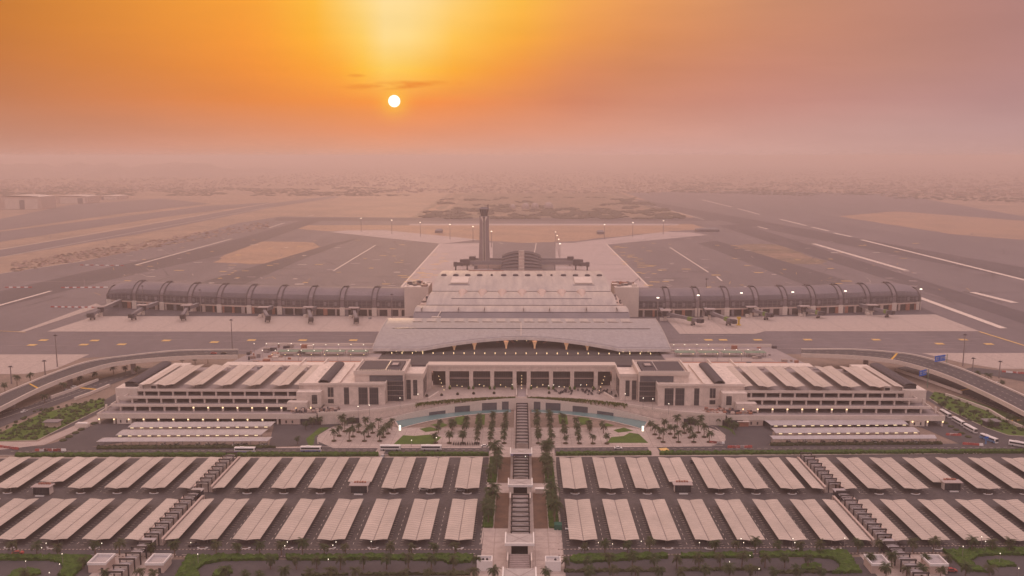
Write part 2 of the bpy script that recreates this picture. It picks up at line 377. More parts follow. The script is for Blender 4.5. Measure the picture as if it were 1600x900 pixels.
# ================================================================== GROUND
gb = MB()
gx = [-30000,-12000,-6000,-3000,-1500,-600,0,600,1500,3000,6000,12000,30000]; gy = [-1500,0,300,600,1200,2500,5000,9000,15000,26000,40000]
gb.grid([[(x, y, -.3) for x in gx] for y in gy], 'sand'); gb.build('ground', kind='structure')
sheet('apron_ground', [(-420,470),(-80,440),(0,427),(133,407),(213,391),(373,348),(440,338),(640,340),(1080,343),(965,301),(1150,298),(1400,303),(1600,338),(1800,372),(2100,480),(2100,640),(1700,600),(1240,556),(400,556),(0,600),(-420,600)], -.22, 'airfield')
sheet('city_ground', [(-420,585),(0,566),(240,553),(1380,553),(1600,566),(2000,590),(2300,1500),(-700,1500)], -.18, 'verge')
zz = [0]
def lay(name, pts, m, z0=-.16):
    zz[0] += .004
    if m in ('sand_gold', 'scrub', 'sand'):       # wind-blown, uneven edges
        q = P(pts); out = []
        for (xa, ya), (xb, yb) in zip(q, q[1:]+q[:1]):
            d = Vector((xb-xa, yb-ya)); n = max(1, int(d.length/14)); nn = Vector((-d.y, d.x)).normalized()
            for k in range(n):
                x = xa+d.x*k/n; y = ya+d.y*k/n; w = 9*noise.noise((x*.012, y*.012, 1))+5*noise.noise((x*.06, y*.06, 2))
                out.append((x+nn.x*w, y+nn.y*w*1.6))
        return sheet(name, out, z0 + zz[0], m, pxl=False)
    return sheet(name, pts, z0 + zz[0], m)
lay('scrub_field', [(640,341),(700,303),(965,300),(1082,343)], 'scrub')
lay('dirt_road', [(651,341),(706,304),(712,304),(662,341)], 'sand_gold'); lay('dirt_road', [(674,341),(722,306),(727,306),(682,341)], 'sand')
lay('dirt_road', [(966,300),(972,300),(1095,343),(1082,343)], 'sand_gold')
lay('sand_infield', [(474,352),(1080,350),(1108,357),(1050,361),(900,376),(815,379),(742,375),(600,359),(505,361),(462,357)], 'sand_gold')
lay('sand_infield', [(335,410),(352,398),(392,380),(410,377),(490,379),(503,384),(503,391),(470,404),(430,411),(390,413)], 'sand_gold')
lay('sand_infield', [(1130,384),(1175,381),(1215,382),(1290,408),(1285,413),(1170,412),(1150,402)], 'scrub')
lay('sand_infield', [(1310,338),(1400,330),(1600,345),(1700,362),(1700,385),(1600,375),(1480,365),(1400,352)], 'sand_gold')
lay('runway', [(-100,408),(0,390),(200,357),(420,318),(520,306),(530,308),(425,324),(215,366),(0,402),(-100,420)], 'airfield')
lay('runway', [(-60,372),(0,362),(320,322),(420,316),(420,318),(250,340),(0,378)], 'airfield')
lay('airfield_pad', [(-50,352),(110,320),(250,310),(330,318),(180,335),(0,360)], 'airfield')
lay('taxiway', [(430,345),(1120,345),(1120,340),(430,340)], 'airfield_dark')
lay('taxiway', [(640,352),(1060,352),(1060,349.5),(640,349.5)], 'apron_far')
for a in ([(990,318),(1600,437),(1640,452),(1640,425),(1000,312)], [(1120,352),(1160,350),(1640,500),(1640,520),(1560,492)], [(0,455),(133,425),(330,385),(470,345),(500,345),(360,395),(160,440),(0,480)], [(300,445),(520,380),(560,372),(480,402),(380,445)], [(1090,380),(1120,376),(1330,440),(1260,446)]):
    lay('taxiway', a, 'airfield_dark')
lay('concrete_apron', [(515,362.5),(540,360),(600,359.5),(748,374),(690,381)], 'apron_far'); lay('concrete_apron', [(896,379),(1040,362),(1080,363),(1106,367),(950,382)], 'apron_far')
lay('concrete_apron', [(687,381),(770,379),(770,460),(620,460),(627,448)], 'apron_far'); lay('concrete_apron', [(868,379),(947,381),(1013,448),(1030,470),(868,470)], 'apron_far')
lay('concrete_apron', [(27,519),(36,519),(160,478),(150,474)], 'apron_slabs')
lay('concrete_apron', [(73,518),(147,494),(640,494),(640,518)], 'apron_slabs')
lay('concrete_apron', [(1040,497),(1461,491),(1531,517.5),(1195,517.5),(1180,521.5),(1062,521.5)], 'apron_slabs')
lay('concrete_apron', [(-200,554),(140,553.5),(88,576),(50,584),(-200,586)], 'apron_slabs'); lay('concrete_apron', [(1440,551.5),(1900,551.5),(1900,577),(1560,576),(1500,566)], 'apron_slabs')
sheet('service_road', [(130,494),(1465,491),(1440,480),(160,480)], -.05, 'airfield_dark')
# painted strips and dashes
mk = MB()
def strip(b, a, c, w, m, z=.03):
    a = Vector(at(*a)); c = Vector(at(*c)); n = (c-a).normalized(); n = Vector((-n.y, n.x))*w/2
    b.poly([tuple(a-n), tuple(c-n), tuple(c+n), tuple(a+n)], z, m)
for a, c, w in [((212,414),(362,373),4.5), ((521,423),(587,383),2.6), ((420,356),(445,348),4), ((480,338),(491,335.5),4), ((1047,386.7),(1107,425.5),2.6), ((1120,432),(1128,439),2.5),
                ((1096,312),(1144,323.5),7), ((1153,326),(1187,335),7), ((1218.7,342.5),(1260,352.5),7.5), ((1268,354.7),(1294.7,360.8),7.5), ((1303,364),(1330.7,370),7.5),
                ((1346,374.5),(1640,447),8), ((1271,380.7),(1416,422.5),9), ((1184,354),(1200,358),6), ((1519,456.5),(1586,473),9), ((1430,462.5),(1568,513),8), ((-40,488),(80,454.5),4.5),
                ((0,427.5),(133,407.5),2), ((0,390),(420,317.5),3.5), ((0,402),(425,323),2.5), ((1250,352),(1288,349),1.2), ((30,440),(420,441),.6), ((940,300.5),(1100,343),3)]:
    strip(mk, a, c, w, 'paint_white')
strip(mk, (822,379), (838,379.5), 2, 'paint_white'); strip(mk, (838,379.5), (832,410), 1.6, 'paint_white'); strip(mk, (780,379), (786,381), 2, 'paint_white')
strip(mk, (627,448), (687,381.5), 2.4, 'paint_white', .034); strip(mk, (947,381), (1013,447), 2.4, 'paint_white', .034); strip(mk, (0,517), (40,519), 1.2, 'paint_yellow', .036)
strip(mk, (1530,518), (1640,552), 2.5, 'paint_yellow', .036)
mk.build('runway_marking', kind='structure')
mk = MB()
for x, y in [(68,531.5),(148,532),(260,532),(393,531.5),(473,531.5),(552,531.5),(50,539),(131,538.5),(335,534.5),(1107,531),(1130,531),(1184,531),(1262,530.7),(1369,530.7),(1468,537),(1505,530.7),(1545,537.5),(190,538)]:
    X, Y = at(x, y); mk.obox((X, Y), (1, 0), 7.5, 6.5, .01, .05, 'paint_yellow')
for k in range(150):   # small worn marks over the far aprons
    s = R.choice((-1, 1)); x = 815 + s*R.uniform(170, 620); y = R.uniform(372, 452)
    X, Y = at(x, y); mk.obox((X, Y), (1, R.uniform(-.15,.15)), R.uniform(4, 15), R.uniform(3, 6), .01, .05, R.choice(('paint_yellow','paint_white','paint_yellow','apron_far')))
for k in range(110):
    s = R.choice((-1, 1)); x = 815 + s*R.uniform(180, 700); y = R.uniform(395, 470)
    X, Y = at(x, y); a = R.uniform(-1, 1); mk.obox((X, Y), (a, 1), R.uniform(3, 30), .5, .01, .045, R.choice(('paint_white','paint_yellow')))
for x0, y0, w in ((640,439,60),(668,425,50),(687,405,40),(965,392,40),(985,405,50),(1010,420,60)):
    for k in range(9):
        X, Y = at(x0+R.uniform(-12,12), y0+R.uniform(-9,9)); mk.obox((X, Y), (1, 0), R.uniform(6, 13), 4, .01, .05, 'paint_yellow')
for k in range(60):     # panel joints on the dark apron in front of the piers
    s = R.choice((-1,1)); X, Y = at(815+s*R.uniform(240, 760), R.uniform(521, 549)); mk.obox((X, Y), (1, 0), R.uniform(10, 60), .35, .01, .04, 'apron_far')
for k in range(230):
    s = R.choice((-1, 1)); x = 815+s*R.uniform(150, 780); y = R.uniform(350, 470); X, Y = at(x, y); a = R.choice(((1, 0), (R.uniform(-.3,.3), 1), (s*.5, 1)))
    mk.obox((X, Y), a, R.uniform(15, 120), R.uniform(.5, 2.2), .0, .022, R.choice(('airfield_dark', 'airfield', 'stain')))
mk.build('apron_marking', kind='structure')

# ================================================================== CITY SIDE GROUND
zz[0] = 0
lay('car_park', [(-420,712),(0,716),(300,715),(765,714),(760,880),(0,862),(-700,900)], 'tarmac', -.1)
lay('car_park', [(868,713),(1262,710),(1600,707),(2000,712),(2300,900),(1600,858),(868,880)], 'tarmac', -.1)
lay('road', [(-400,692),(0,697),(480,700),(1130,696),(1600,692),(2000,690),(2000,705),(1600,705),(1300,704.5),(815,708),(300,710),(0,711),(-400,712)], 'road', -.08)
lay('road', [(-500,858),(0,859),(755,859),(755,869),(-500,870)], 'road', -.08); lay('road', [(872,859),(1240,855),(1600,852),(2100,850),(2100,860),(1600,863),(872,868)], 'road', -.08)
lay('road', [(-500,875),(0,874),(760,874),(760,886),(0,1100),(-700,1100)], 'road', -.08); lay('road', [(868,874),(1600,868),(2100,866),(2300,1100),(868,1100)], 'road', -.08)
lay('plaza_paving', [(150,700),(480,698),(505,672),(560,655),(620,668),(1010,668),(1075,655),(1125,668),(1145,690),(1130,697),(1145,697),(815,700)], 'paved_grid', -.07)
lay('paving', [(765,700),(866,700),(872,760),(878,840),(884,900),(900,1100),(720,1100),(748,900),(755,840),(762,760)], 'paved_grid', -.06)
# left yard, service road, lawn
lay('road', [(-200,700),(0,690),(60,686),(110,668),(165,640),(205,610),(190,610),(150,632),(95,660),(40,680),(-200,690)], 'road', -.06)
lay('yard', [(40,704),(90,690),(120,676),(165,655),(215,655),(200,690),(150,697),(60,708)], 'road', -.06)
lay('yard', [(430,655),(520,655),(555,658),(500,668),(480,696),(420,698)], 'road', -.055)
lay('yard', [(1075,656),(1210,652),(1205,690),(1200,696),(1140,697),(1130,676)], 'road', -.055); lay('yard', [(1380,655),(1475,650),(1560,672),(1640,700),(1520,702),(1440,668)], 'road', -.05)
lay('road', [(1440,620),(1475,640),(1530,668),(1600,690),(1700,710),(1700,690),(1600,674),(1530,650),(1480,625),(1450,610)], 'road', -.052)
lay('lawn', [(-60,694),(0,690),(58,688),(110,662),(163,636),(163,622),(110,634),(60,648),(0,676),(-60,690)], 'lawn', -.04)
lay('lawn', [(1452,622),(1480,640),(1540,668),(1575,680),(1640,684),(1640,668),(1560,640),(1500,620),(1460,612)], 'lawn', -.04)
lay('lower_road', [(-200,690),(0,668),(100,628),(170,602),(240,575),(215,575),(130,600),(40,636),(-200,675)], 'road', -.03)
lay('lower_road', [(1400,575),(1470,600),(1560,640),(1700,690),(1700,665),(1590,625),(1500,588),(1430,570)], 'road', -.03)
lay('lower_road', [(1500,578),(1600,596),(1800,640),(1800,615),(1600,583),(1520,574)], 'road', -.03)
lay('path', [(-100,697),(0,691),(60,690),(150,650),(166,640),(172,642),(160,655),(70,695),(0,703),(-100,706)], 'paving', -.02)
lay('road', [(520,700),(497,690),(497,680),(520,666),(552,658),(548,656),(515,662),(488,676),(480,692),(486,700)], 'road', .0)
lay('road', [(1112,697),(1134,688),(1132,676),(1108,664),(1080,656),(1085,654),(1115,660),(1142,674),(1146,690),(1138,699)], 'road', .0)
lay('lawn', [(484,700),(478,686),(500,668),(515,668),(492,682),(490,694)], 'lawn', .0); lay('lawn', [(1122,660),(1146,672),(1150,682),(1140,672),(1112,662)], 'lawn', .0)
mk = MB()
for y, x0, x1, dx in ((702,20,1590,11),(864.5,0,750,18)):
    x = x0
    while x < x1: X, Y = at(x, y - (x-815)*.004); mk.obox((X, Y), (1, 0), 2.2, .16, .0, .05, 'paint_white'); x += dx
for x0,y0,x1,y1 in ((0,648,215,582),(0,655,150,604),(1440,588,1600,654),(1460,586,1620,645)):
    for k in range(26):
        t = k/26; X, Y = at(x0+(x1-x0)*t, y0+(y1-y0)*t); X2, Y2 = at(x0+(x1-x0)*(t+.01), y0+(y1-y0)*(t+.01)); mk.obox((X, Y), (X2-X, Y2-Y), 3, .25, .06, .10, 'paint_white')
for a, c, w in (((92,613),(112,611.5),0),((1525,655),(1545,650),0)): pass
strip(mk, (124,606), (150,608.5), 2.5, 'paint_orange', .11); strip(mk, (1497,611), (1518,607), 2.5, 'paint_orange', .11); strip(mk, (1577,658), (1612,655), 2.5, 'paint_orange', .11)
strip(mk, (1035,700), (1043,707), 5, 'paint_yellow', .06); strip(mk, (1019,699), (1026,712), 5.5, 'paving', .055); strip(mk, (598,700), (590,712), 5.5, 'paving', .055)
mk.build('road_marking', kind='structure')
# kerbs
kb = MB()
def kerb(pts, w=.35, h=.14, m='kerb', z=0):
    q = P(pts)
    for a, c in zip(q, q[1:]):
        d = Vector(c)-Vector(a)
        if d.length > .1: kb.obox(((a[0]+c[0])/2, (a[1]+c[1])/2), d, d.length, w, z-.15, z+h, m)
kerb([(-300,709),(0,711.5),(300,711),(765,709.5)], .5); kerb([(866,709.5),(1300,707),(1600,705)], .5); kerb([(-300,714),(0,716),(300,715.3),(765,714)], 1.2)
kerb([(868,713.5),(1262,710.5),(1600,707.3),(1900,705)], 1.2)
kerb([(480,698.5),(815,696.5),(1130,696)], .5); kerb([(868,713),(868,770),(872,850)], .6, .2); kerb([(765,714),(760,790),(752,850)], .6, .2)
kerb([(-200,871),(0,870),(755,869)], .5, .16, 'kerb_blocks'); kerb([(872,868),(1240,865),(1600,863)], .5, .16, 'kerb_blocks'); kerb([(-200,858),(0,858.5),(755,858.5)], .4, .12, 'kerb_blocks'); kerb([(872,858.5),(1240,855),(1600,852)], .4, .12, 'kerb_blocks')
kerb([(497,694),(496,684),(510,673),(535,663),(555,658)], .5); kerb([(1131,693),(1133,680),(1118,668),(1090,660),(1075,656)], .5)
kerb([(0,690),(58,688),(110,662),(163,636)], .5); kerb([(1452,622),(1480,640),(1540,668),(1575,680),(1640,684)], .5)
kb.build('kerb', kind='structure')

# ------------------------------------------------------------------ canopies of the car park
def wing_grid(side, L_, wid=6.15, z0=2.75, rise=.62, bays=20):
    rows_ = []
    for i in range(bays*2+1):
        y = L_*i/(bays*2); bul = .19 if i % 2 else 0
        rows_.append([(side*wid*t, y, z0 + rise*math.sin(t*math.pi/2*1.12) + bul*math.sin(math.pi*min(1, t*1.1)) ) for t in (0.035,.12,.25,.4,.55,.7,.85,1.0)])
    return rows_
def make_canopy(L_, sides, bays):
    t = thing('parking_canopy', '', 'parking canopy', group='shade canopies in the car park')
    for s in sides:
        b = MB(); g = wing_grid(s, L_, bays=bays)
        b.grid(g if s > 0 else [r[::-1] for r in g], R.choice(('fabric', 'fabric_b')), thick=.09); b.build('roof_panel', t)
    b = MB(); b.box(-.17, .17, 0, L_, 2.45, 2.72, 'steel'); b.build('gutter_beam', t)
    n = 6
    for i in range(n):
        y = L_*(i+.5)/n; b = MB(); b.box(-.15, .15, y-.15, y+.15, -.1, 2.5, 'steel')
        for s in sides: b.tube((0, y, 2.2), (s*5.4, y, 3.1), .11, .07, 'steel', 4)
        b.build('post', t)
    return t
SH = .008
def rowY(X, Y): return Y + SH*X
cans = []
def put_row(rowname, Y0, Y1, kiosks, yard):
    for s, side in ((-1, 'left'), (1, 'right')):
        pit = 18.7 if s < 0 else 18.42
        slots = [(27.5 + pit*k, 'd') for k in range(7)]
        e = slots[-1][0]
        slots += [(e+(14.3 if s<0 else 12.9), 'in'), (e+(31.7 if s<0 else 29.5), 'out')] + [(e+(47.6 if s<0 else 44.3) + pit*k, 'd') for k in range(7)]
        n = 0
        for X, kind in slots:
            n += 1
            Lc = Y1-Y0; y0 = Y0
            if round((X-27.5)/pit) == kiosks[s] and kind == 'd': y0 += 8.5; Lc -= 8.5
            if X > 250 and s*kiosks.get('far', 0) : pass
            if kind == 'd' and kiosks.get((s, n)): y0 += 8.5; Lc -= 8.5
            p = pix(s*(X-7), y0+Lc, 3.5)
            if not (-30 < p[0] < 1630): continue
            cans.append((s, X, kind, rowY(s*X, y0), Lc, rowname, side, n))
put_row('far', 435.6, 482.5, {-1: 3, 1: 3, (-1, 13): 1, (1, 12): 1}, None)
put_row('near', 373.8, 421.2, {-1: 99, 1: 99}, None)
protos = {}
for s, X, kind, Y, Lc, rn, side, n in cans:
    sd_ = (-1, 1) if kind == 'd' else ((1,) if (kind == 'in') == (s < 0) else (-1,))
    if kind == 'in': sd_ = (1,) if s < 0 else (-1,)
    if kind == 'out': sd_ = (-1,) if s < 0 else (1,)
    key = (sd_, round(Lc))
    if kind != 'd':                     # single wing: its high side is the one away from the walkway
        sd_ = (1,) if kind == ('in' if s < 0 else 'out') else (-1,)
        key = (sd_, round(Lc))
    look = {'d': 'double-winged beige shade canopy', 'in': 'single-winged shade canopy beside the walkway', 'out': 'single-winged shade canopy beyond the walkway'}[kind]
    lab = '%s, %s %s of the spine, %s row' % (look, ordw(n), side, 'nearer' if rn == 'near' else 'farther')
    new = key not in protos
    if new: protos[key] = make_canopy(Lc, sd_, 19 if Lc > 42 else 16)
    c = place(protos[key], [] if new else [1], (s*X + (0 if kind == 'd' else -sd_[0]*3.1), Y, 0), 0, lab)
# bay markings and dashes in the aisles
mk = MB()
for s, X, kind, Y, Lc, rn, side, n in cans:
    for k in range(int(Lc/2.5)):
        y = Y + 1 + k*2.5
        for q in ((-1, 1) if kind == 'd' else (1,)): mk.box(s*X+q*6.4-.9, s*X+q*6.4+.5, y, y+.12, -.02, .015, 'paint_white')
    for k in range(0, int(Lc/5)):
        mk.box(s*(X-9.3)-.09, s*(X-9.3)+.09, Y+2+k*5, Y+4+k*5, -.02, .02, 'paint_white')
mk.build('bay_marking', kind='structure')
# white kerbed islands at the foot of each canopy line
used = []
isl = thing('planter_island', '', 'planter', group='white kerbed planter islands at the canopy ends')
b = MB()
for i in range(13):
    a0 = math.pi*i/12; a1 = math.pi*(i+1)/12
    if i < 12: b.obox((2.2*math.cos((a0+a1)/2), -1.4*math.sin((a0+a1)/2)), (-2.2*math.sin((a0+a1)/2), -1.4*math.cos((a0+a1)/2)), .62, .28, 0, .3, 'white_paint')
b.box(-2.3, 2.3, -.1, .1, 0, .25, 'white_paint'); b.build('kerb_ring', isl)
b = MB(); bumpy(b, [(-1.6,-.2),(1.6,-.2),(1.2,-1),(-1.2,-1)], 0, .5, .45, 'soil', .6, 2); b.build('planting', isl)
ni = {}
for s, X, kind, Y, Lc, rn, side, n in cans:
    if kind == 'd' and not (rn == 'far' and Lc < 42):
        place(isl, used, (s*X, Y+(1.0 if rn == 'far' else -1.6), 0), 0, 'white kerbed planter island below the %s canopy %s of the spine, %s row' % (ordw(n), side, 'nearer' if rn == 'near' else 'farther'))

# ------------------------------------------------------------------ kiosks
def make_kiosk(label, loc, rz):
    t = thing('kiosk', label, 'kiosk', loc, rz, 'payment kiosks in the car park')
    b = MB(); b.box(-4, 4, 0, 4.0, 0, 4.2, 'wall'); b.build('wall', t)
    b = MB(); b.box(-4.1, 4.1, -.12, -.003, .15, 4.1, 'glass_dark')
    for k in range(6): b.box(-4.1+k*1.62, -4.0+k*1.62, -.2, -.1, 0, 4.2, 'frame_dark')
    b.build('glass_front', t)
    b = MB(); b.box(-5.0, 5.0, -.9, 4.4, 4.202, 4.5, 'concrete'); kr = b.build('roof', t)
    b = MB()
    for k in range(5): b.box(-3+k*1.3, -2.1+k*1.3, 3, 4.1, 4.503, 5.1+.2*(k%2), 'terracotta')
    b.build('roof_unit', kr)
    b = MB(); b.box(-2.2, 2.2, -2.2, -1.6, 0, .5, 'white_paint'); b.build('step', t)
for (x, y, w) in ((65,773.5,'dark-glazed kiosk at the far left of the car park, white side wall facing right'), (561,771,'dark-glazed kiosk left of the spine, ahead of the shortened canopy'), (1067,770,'dark-glazed kiosk right of the spine, ahead of the shortened canopy'), (1488,766.5,'dark-glazed kiosk at the far right of the car park, pale wall facing left')):
    make_kiosk(w, (*at(x, y), 0), 0)

# ------------------------------------------------------------------ slanting covered walkways (run straight back in the world)
def make_walk(label, X, Y0, Y1, n, w=8.0, group=None, name='covered_walkway', walls=True, z=4.2):
    t = thing(name, label, 'walkway', (X, Y0, 0), 0, group)
    L_ = Y1-Y0; st = L_/n
    for k in range(n+1):
        y = k*st; b = MB(); b.box(-w/2, -w/2+.45, y-.25, y+.25, 0, z+.9, 'frame_dark'); b.box(w/2-.45, w/2, y-.25, y+.25, 0, z+.9, 'frame_dark'); b.box(-w/2-.1, w/2+.1, y-.45, y+.45, z+.902, z+1.4, 'frame_dark'); b.build('portal_frame', t)
        if k < n:
            b = MB(); b.grid([[(-w/2+.7+(w-1.4)*i/6, yy, z+.25*math.sin(math.pi*i/6)) for i in range(7)] for yy in (y+.5, y+st-.5)], 'roof_panel', thick=.12)
            for i in (1, 3): b.box(-w/2+.6, w/2-.6, y+.5+i*(st-1)/4-.05, y+.5+i*(st-1)/4+.05, z+.05, z+.36, 'steel')
            b.build('roof_panel', t)
    if walls:
        b = MB()
        for s in (-1, 1):
            xx = s*(w/2+1.6)
            b.box(xx-.15, xx+.15, 0, L_, 0, 1.0, 'wall_warm'); b.box(xx-.15, xx+.15, 0, L_, 2.4, 3.0, 'wall_warm')
            for k in range(n*2+1): b.box(xx-.22, xx+.22, k*st/2-.45, k*st/2+.45, 0, 3.05, 'wall_warm')
            b.box(xx*.92-.5, xx*.92+.5, 0, L_, 2.98, 3.1, 'wall_warm')
        b.build('side_wall', t)
    b = MB(); b.box(-w/2-1.4, w/2+1.4, 0, L_, -.02, .06, 'paving'); b.build('floor', t)
    return t
gW = 'slanting covered walkways through the car park'
WX = {-1: -162.8, 1: 159.8}
for s, sdn in ((-1,'left'),(1,'right')):
    X = WX[s]
    make_walk('covered walkway of dark frames and pale roofs, %s side, farther car park row' % sdn, X, rowY(X, 438), rowY(X, 484), 8, 6.2, gW)
    make_walk('covered walkway of dark frames and pale roofs, %s side, nearer car park row' % sdn, X, rowY(X, 374.5), rowY(X, 426), 9, 6.4, gW)
    make_walk('short covered walkway of dark frames crossing the front verge, %s side' % sdn, X, rowY(X, 338), rowY(X, 367), 5, 6.4, gW, walls=False)
    sheet('path', [(X-14, rowY(X,332)), (X+14, rowY(X,332)), (X+14, rowY(X,366)), (X-14, rowY(X,366))], .035, 'paved_grid', pxl=False)
    # dark glazed lift lobby where the walkway crosses the aisle
    for yy, dsc in ((430, 'between the two canopy rows'), (370.2, 'at the near end')):
        t = thing('lift_lobby', 'small dark glazed lobby of the %s covered walkway, %s' % (sdn, dsc), 'lobby', (X, rowY(X, yy), 0), 0, 'glazed lobbies of the covered walkways')
        b = MB(); b.box(-2.6, 2.6, -1.5, 2.2, 0, 4.0, 'glass_dark'); b.build('glass_box', t)
        b = MB(); b.box(-3.0, 3.0, -1.9, 2.6, 4.002, 4.3, 'roof_panel'); b.build('roof', t)
    for q in (-1, 1):
        t = thing('utility_block', 'low pinkish stone block with white parapet, %s of the %s front walkway' % (('left','right')[q>0], sdn), 'utility building', (X+q*11.9, rowY(X, 352), 0), 0, 'low stone blocks beside the front walkways')
        b = MB(); b.box(-3.7, 3.7, -4, 4.5, 0, 3.4, 'wall_warm'); b.box(-3.5, 3.5, -3.7, 4.2, 3.403, 3.55, 'roof_panel'); uw = b.build('wall', t)
        b = MB()
        b.box(-3.9, 3.9, -4.3, -3.8, 3.402, 4.5, 'white_paint'); b.box(-3.9, 3.9, 4.3, 4.7, 3.402, 4.5, 'white_paint'); b.box(-3.9, -3.5, -3.79, 4.29, 3.602, 4.5, 'white_paint'); b.box(3.5, 3.9, -3.79, 4.29, 3.602, 4.5, 'white_paint'); b.build('parapet', t)
        b = MB(); b.box(1.5, 2.6, -4.06, -4.003, 0, 2.2, 'dark_in'); b.build('door', uw)

# ------------------------------------------------------------------ central spine
gS = 'covered walkways of the central spine'
make_walk('covered walkway of the spine crossing the palm plaza up to the curved wall', .6, at(815,691,5.5)[1], at(815,627,5.5)[1], 14, 7.8, gS, walls=False, z=4.6)
make_walk('covered walkway of the spine beside the farther canopies', .0, at(815,744,5.9)[1], at(815,711,5.9)[1], 7, 8.6, gS, walls=False, z=5.0)
make_walk('covered walkway of the spine beside the nearer canopies', -.3, at(815,831,5.9)[1], at(815,773,5.9)[1], 8, 8.6, gS, walls=False, z=5.0)
def portal(label, X, ypx, w, d, h, stair=0):
    Y = at(815, ypx, h+1)[1]
    t = thing('spine_portal', label, 'portal', (X, Y, 0), 0, 'white roofed portals of the central spine')
    for s in (-1, 1): b = MB(); b.box(s*w/2-s*2.2, s*w/2, 0, d, 0, h-.003, 'wall'); b.build('side_wall', t)
    b = MB(); b.box(-w/2+.1, w/2-.1, .2, d-.2, h, h+.35, 'roof_panel')
    for q in (0, 1):
        b.add([(-w/2+.6, .6+q*.1, h+.40), (-w/2+1.0, .6, h+.40), (w/2-.6, d-.8, h+.40), (w/2-1.0, d-.8, h+.40)] if q else [(w/2-.6, .6, h+.42), (w/2-1.0, .6, h+.42), (-w/2+.6, d-.8, h+.42), (-w/2+1.0, d-.8, h+.42)], [(0,1,2,3)], 'steel')
    b.build('roof', t)
    b = MB(); b.box(-w/2-.5, w/2+.5, -.6, .1, h-.2, h+1.0, 'white_paint'); b.box(-w/2-.5, -w/2+.05, .103, d, h-.2, h+1.0, 'white_paint'); b.box(w/2-.05, w/2+.5, .103, d, h-.2, h+1.0, 'white_paint'); b.build('parapet', t)
    b = MB(); b.box(-w/2+2.3, w/2-2.3, d*.5, d*.5+.3, 0, h-.01, 'dark_in'); b.build('dark_backing', t)
    if stair:
        b = MB()
        for k in range(8): b.box(-w/2+1.5, w/2-1.5, -1.0-k*.9, -.1-k*.9, 0, stair*(1-k/8), 'concrete')
        b.build('stair', t)
        for s in (-1, 1):
            b = MB(); b.box(s*(w/2-.8)-.3, s*(w/2-.8)+.3, -8.2, -.7, 0, stair+1.0, 'wall'); b.build('stair_wall', t)
    return t
portal('white portal with bluish fascia where the spine meets the road', .0, 708, 11.5, 10, 5.4)
portal('white portal of the spine between the two canopy rows', -.4, 757, 11.5, 9.5, 6.2, 2.4)
portal('largest white portal of the spine above the wide front stairs', -.6, 848, 11.6, 11, 7.0, 3.0)
portal('white portal of the spine cut by the bottom edge of the photo', -.6, 912, 12.6, 14.5, 6.0)
yb_ = at(815, 708, 6.4)[1]; b = MB(); b.box(-5.6, 5.6, yb_-.8, yb_-.65, 5.0, 6.3, 'fascia_lilac'); 
o = b.build('fascia_board', label='pale violet banner board on the front of the spine portal by the road', category='banner')
for s, w in ((-1, 'left'), (1, 'right')):
    t = thing('planter_box', 'white-rimmed rectangular stone planter box %s of the front stairs' % w, 'planter', (s*14.2-.9, 352.5, 0), 0, 'white-rimmed boxes beside the front stairs')
    b = MB()
    for a in ((-3.2,3.2,-2.6,-2.2),(-3.2,3.2,2.2,2.6),(-3.2,-2.8,-2.19,2.19),(2.8,3.2,-2.19,2.19)): b.box(*a, 0, 4.4, 'white_paint')
    b.build('rim', t)
    b = MB(); b.box(-2.79, 2.79, -2.19, 2.19, 0, 3.9, 'roof_panel'); lid = b.build('lid', t)
    for k in range(2 if s < 0 else 1):
        b = MB(); b.lathe((k*1.6-(.6 if s<0 else -1.0), -.3, 3.9), [(.45,0),(.5,.4),(.3,.7),(0,.75)], 'dark_in', 8); b.build('vent', lid)
# planting strips of the spine
for s, w in ((-1,'left'),(1,'right')):
    for y0, y1 in ((393, 437), (451, 492)):
        sheet('soil_bed', [(s*5.9, y0), (s*12.5, y0), (s*12.5, y1), (s*5.9, y1)], .03, 'soil', pxl=False)
        b = MB(); x0, x1 = s*12.5, s*18.2
        bumpy(b, [(min(x0,x1), y0), (max(x0,x1), y0), (max(x0,x1), y1), (min(x0,x1), y1)], 0, .9, .8, 'cover', .5, .5)
        b.build('ground_cover', kind='stuff', label='dense green ground cover in the planting strip %s of the spine, %s row' % (w, 'nearer' if y0 < 440 else 'farther'), category='ground cover')

# ------------------------------------------------------------------ hedges and lawns at the front
def cover(name, pts, h, step, m, label, cat, pxl=True, amp=.5):
    b = MB(); q = P(pts) if pxl else pts
    bumpy(b, q, 0, h, step, m, amp)
    return b.build(name, kind='stuff', label=label, category=cat)
def hedge(x0, x1, label):
    f = lambda x: at(x, 713.0 - .0 - max(0, (x-815))*.0055 + (0 if x > 815 else (815-x)*.002))
    g = lambda x: at(x, 708.8 - max(0, (x-815))*.0055 + (0 if x > 815 else (815-x)*.002))
    xs = [x0+(x1-x0)*k/8 for k in range(9)]
    b = MB(); bumpy(b, [f(x) for x in xs]+[g(x) for x in xs[::-1]], 0, 1.5, .9, 'cover', .35, .8)
    b.build('hedge', label=label, category='hedge', group='clipped hedges between the road and the car park')
hedge(22, 592, 'long clipped green hedge left of the gap by the first white bus'); hedge(606, 765, 'clipped green hedge between the crossing and the spine on the left')
hedge(868, 1019, 'clipped green hedge between the spine and the crossing on the right'); hedge(1030, 1625, 'long clipped green hedge on the far right of the road')
cover('ground_cover', [(-60,868.5),(140,868.5),(146,872),(112,906),(88,900),(98,888),(93,880),(70,876.5),(-60,876.5)], 1.1, .7, 'cover', 'dark green ground cover around the road loop at the bottom left corner', 'ground cover')
cover('ground_cover', [(292,869),(436,868),(436,875.5),(410,876.5),(350,877),(318,883),(309,893),(316,906),(270,906)], 1.1, .7, 'cover', 'dark green ground cover right of the left front walkway', 'ground cover')
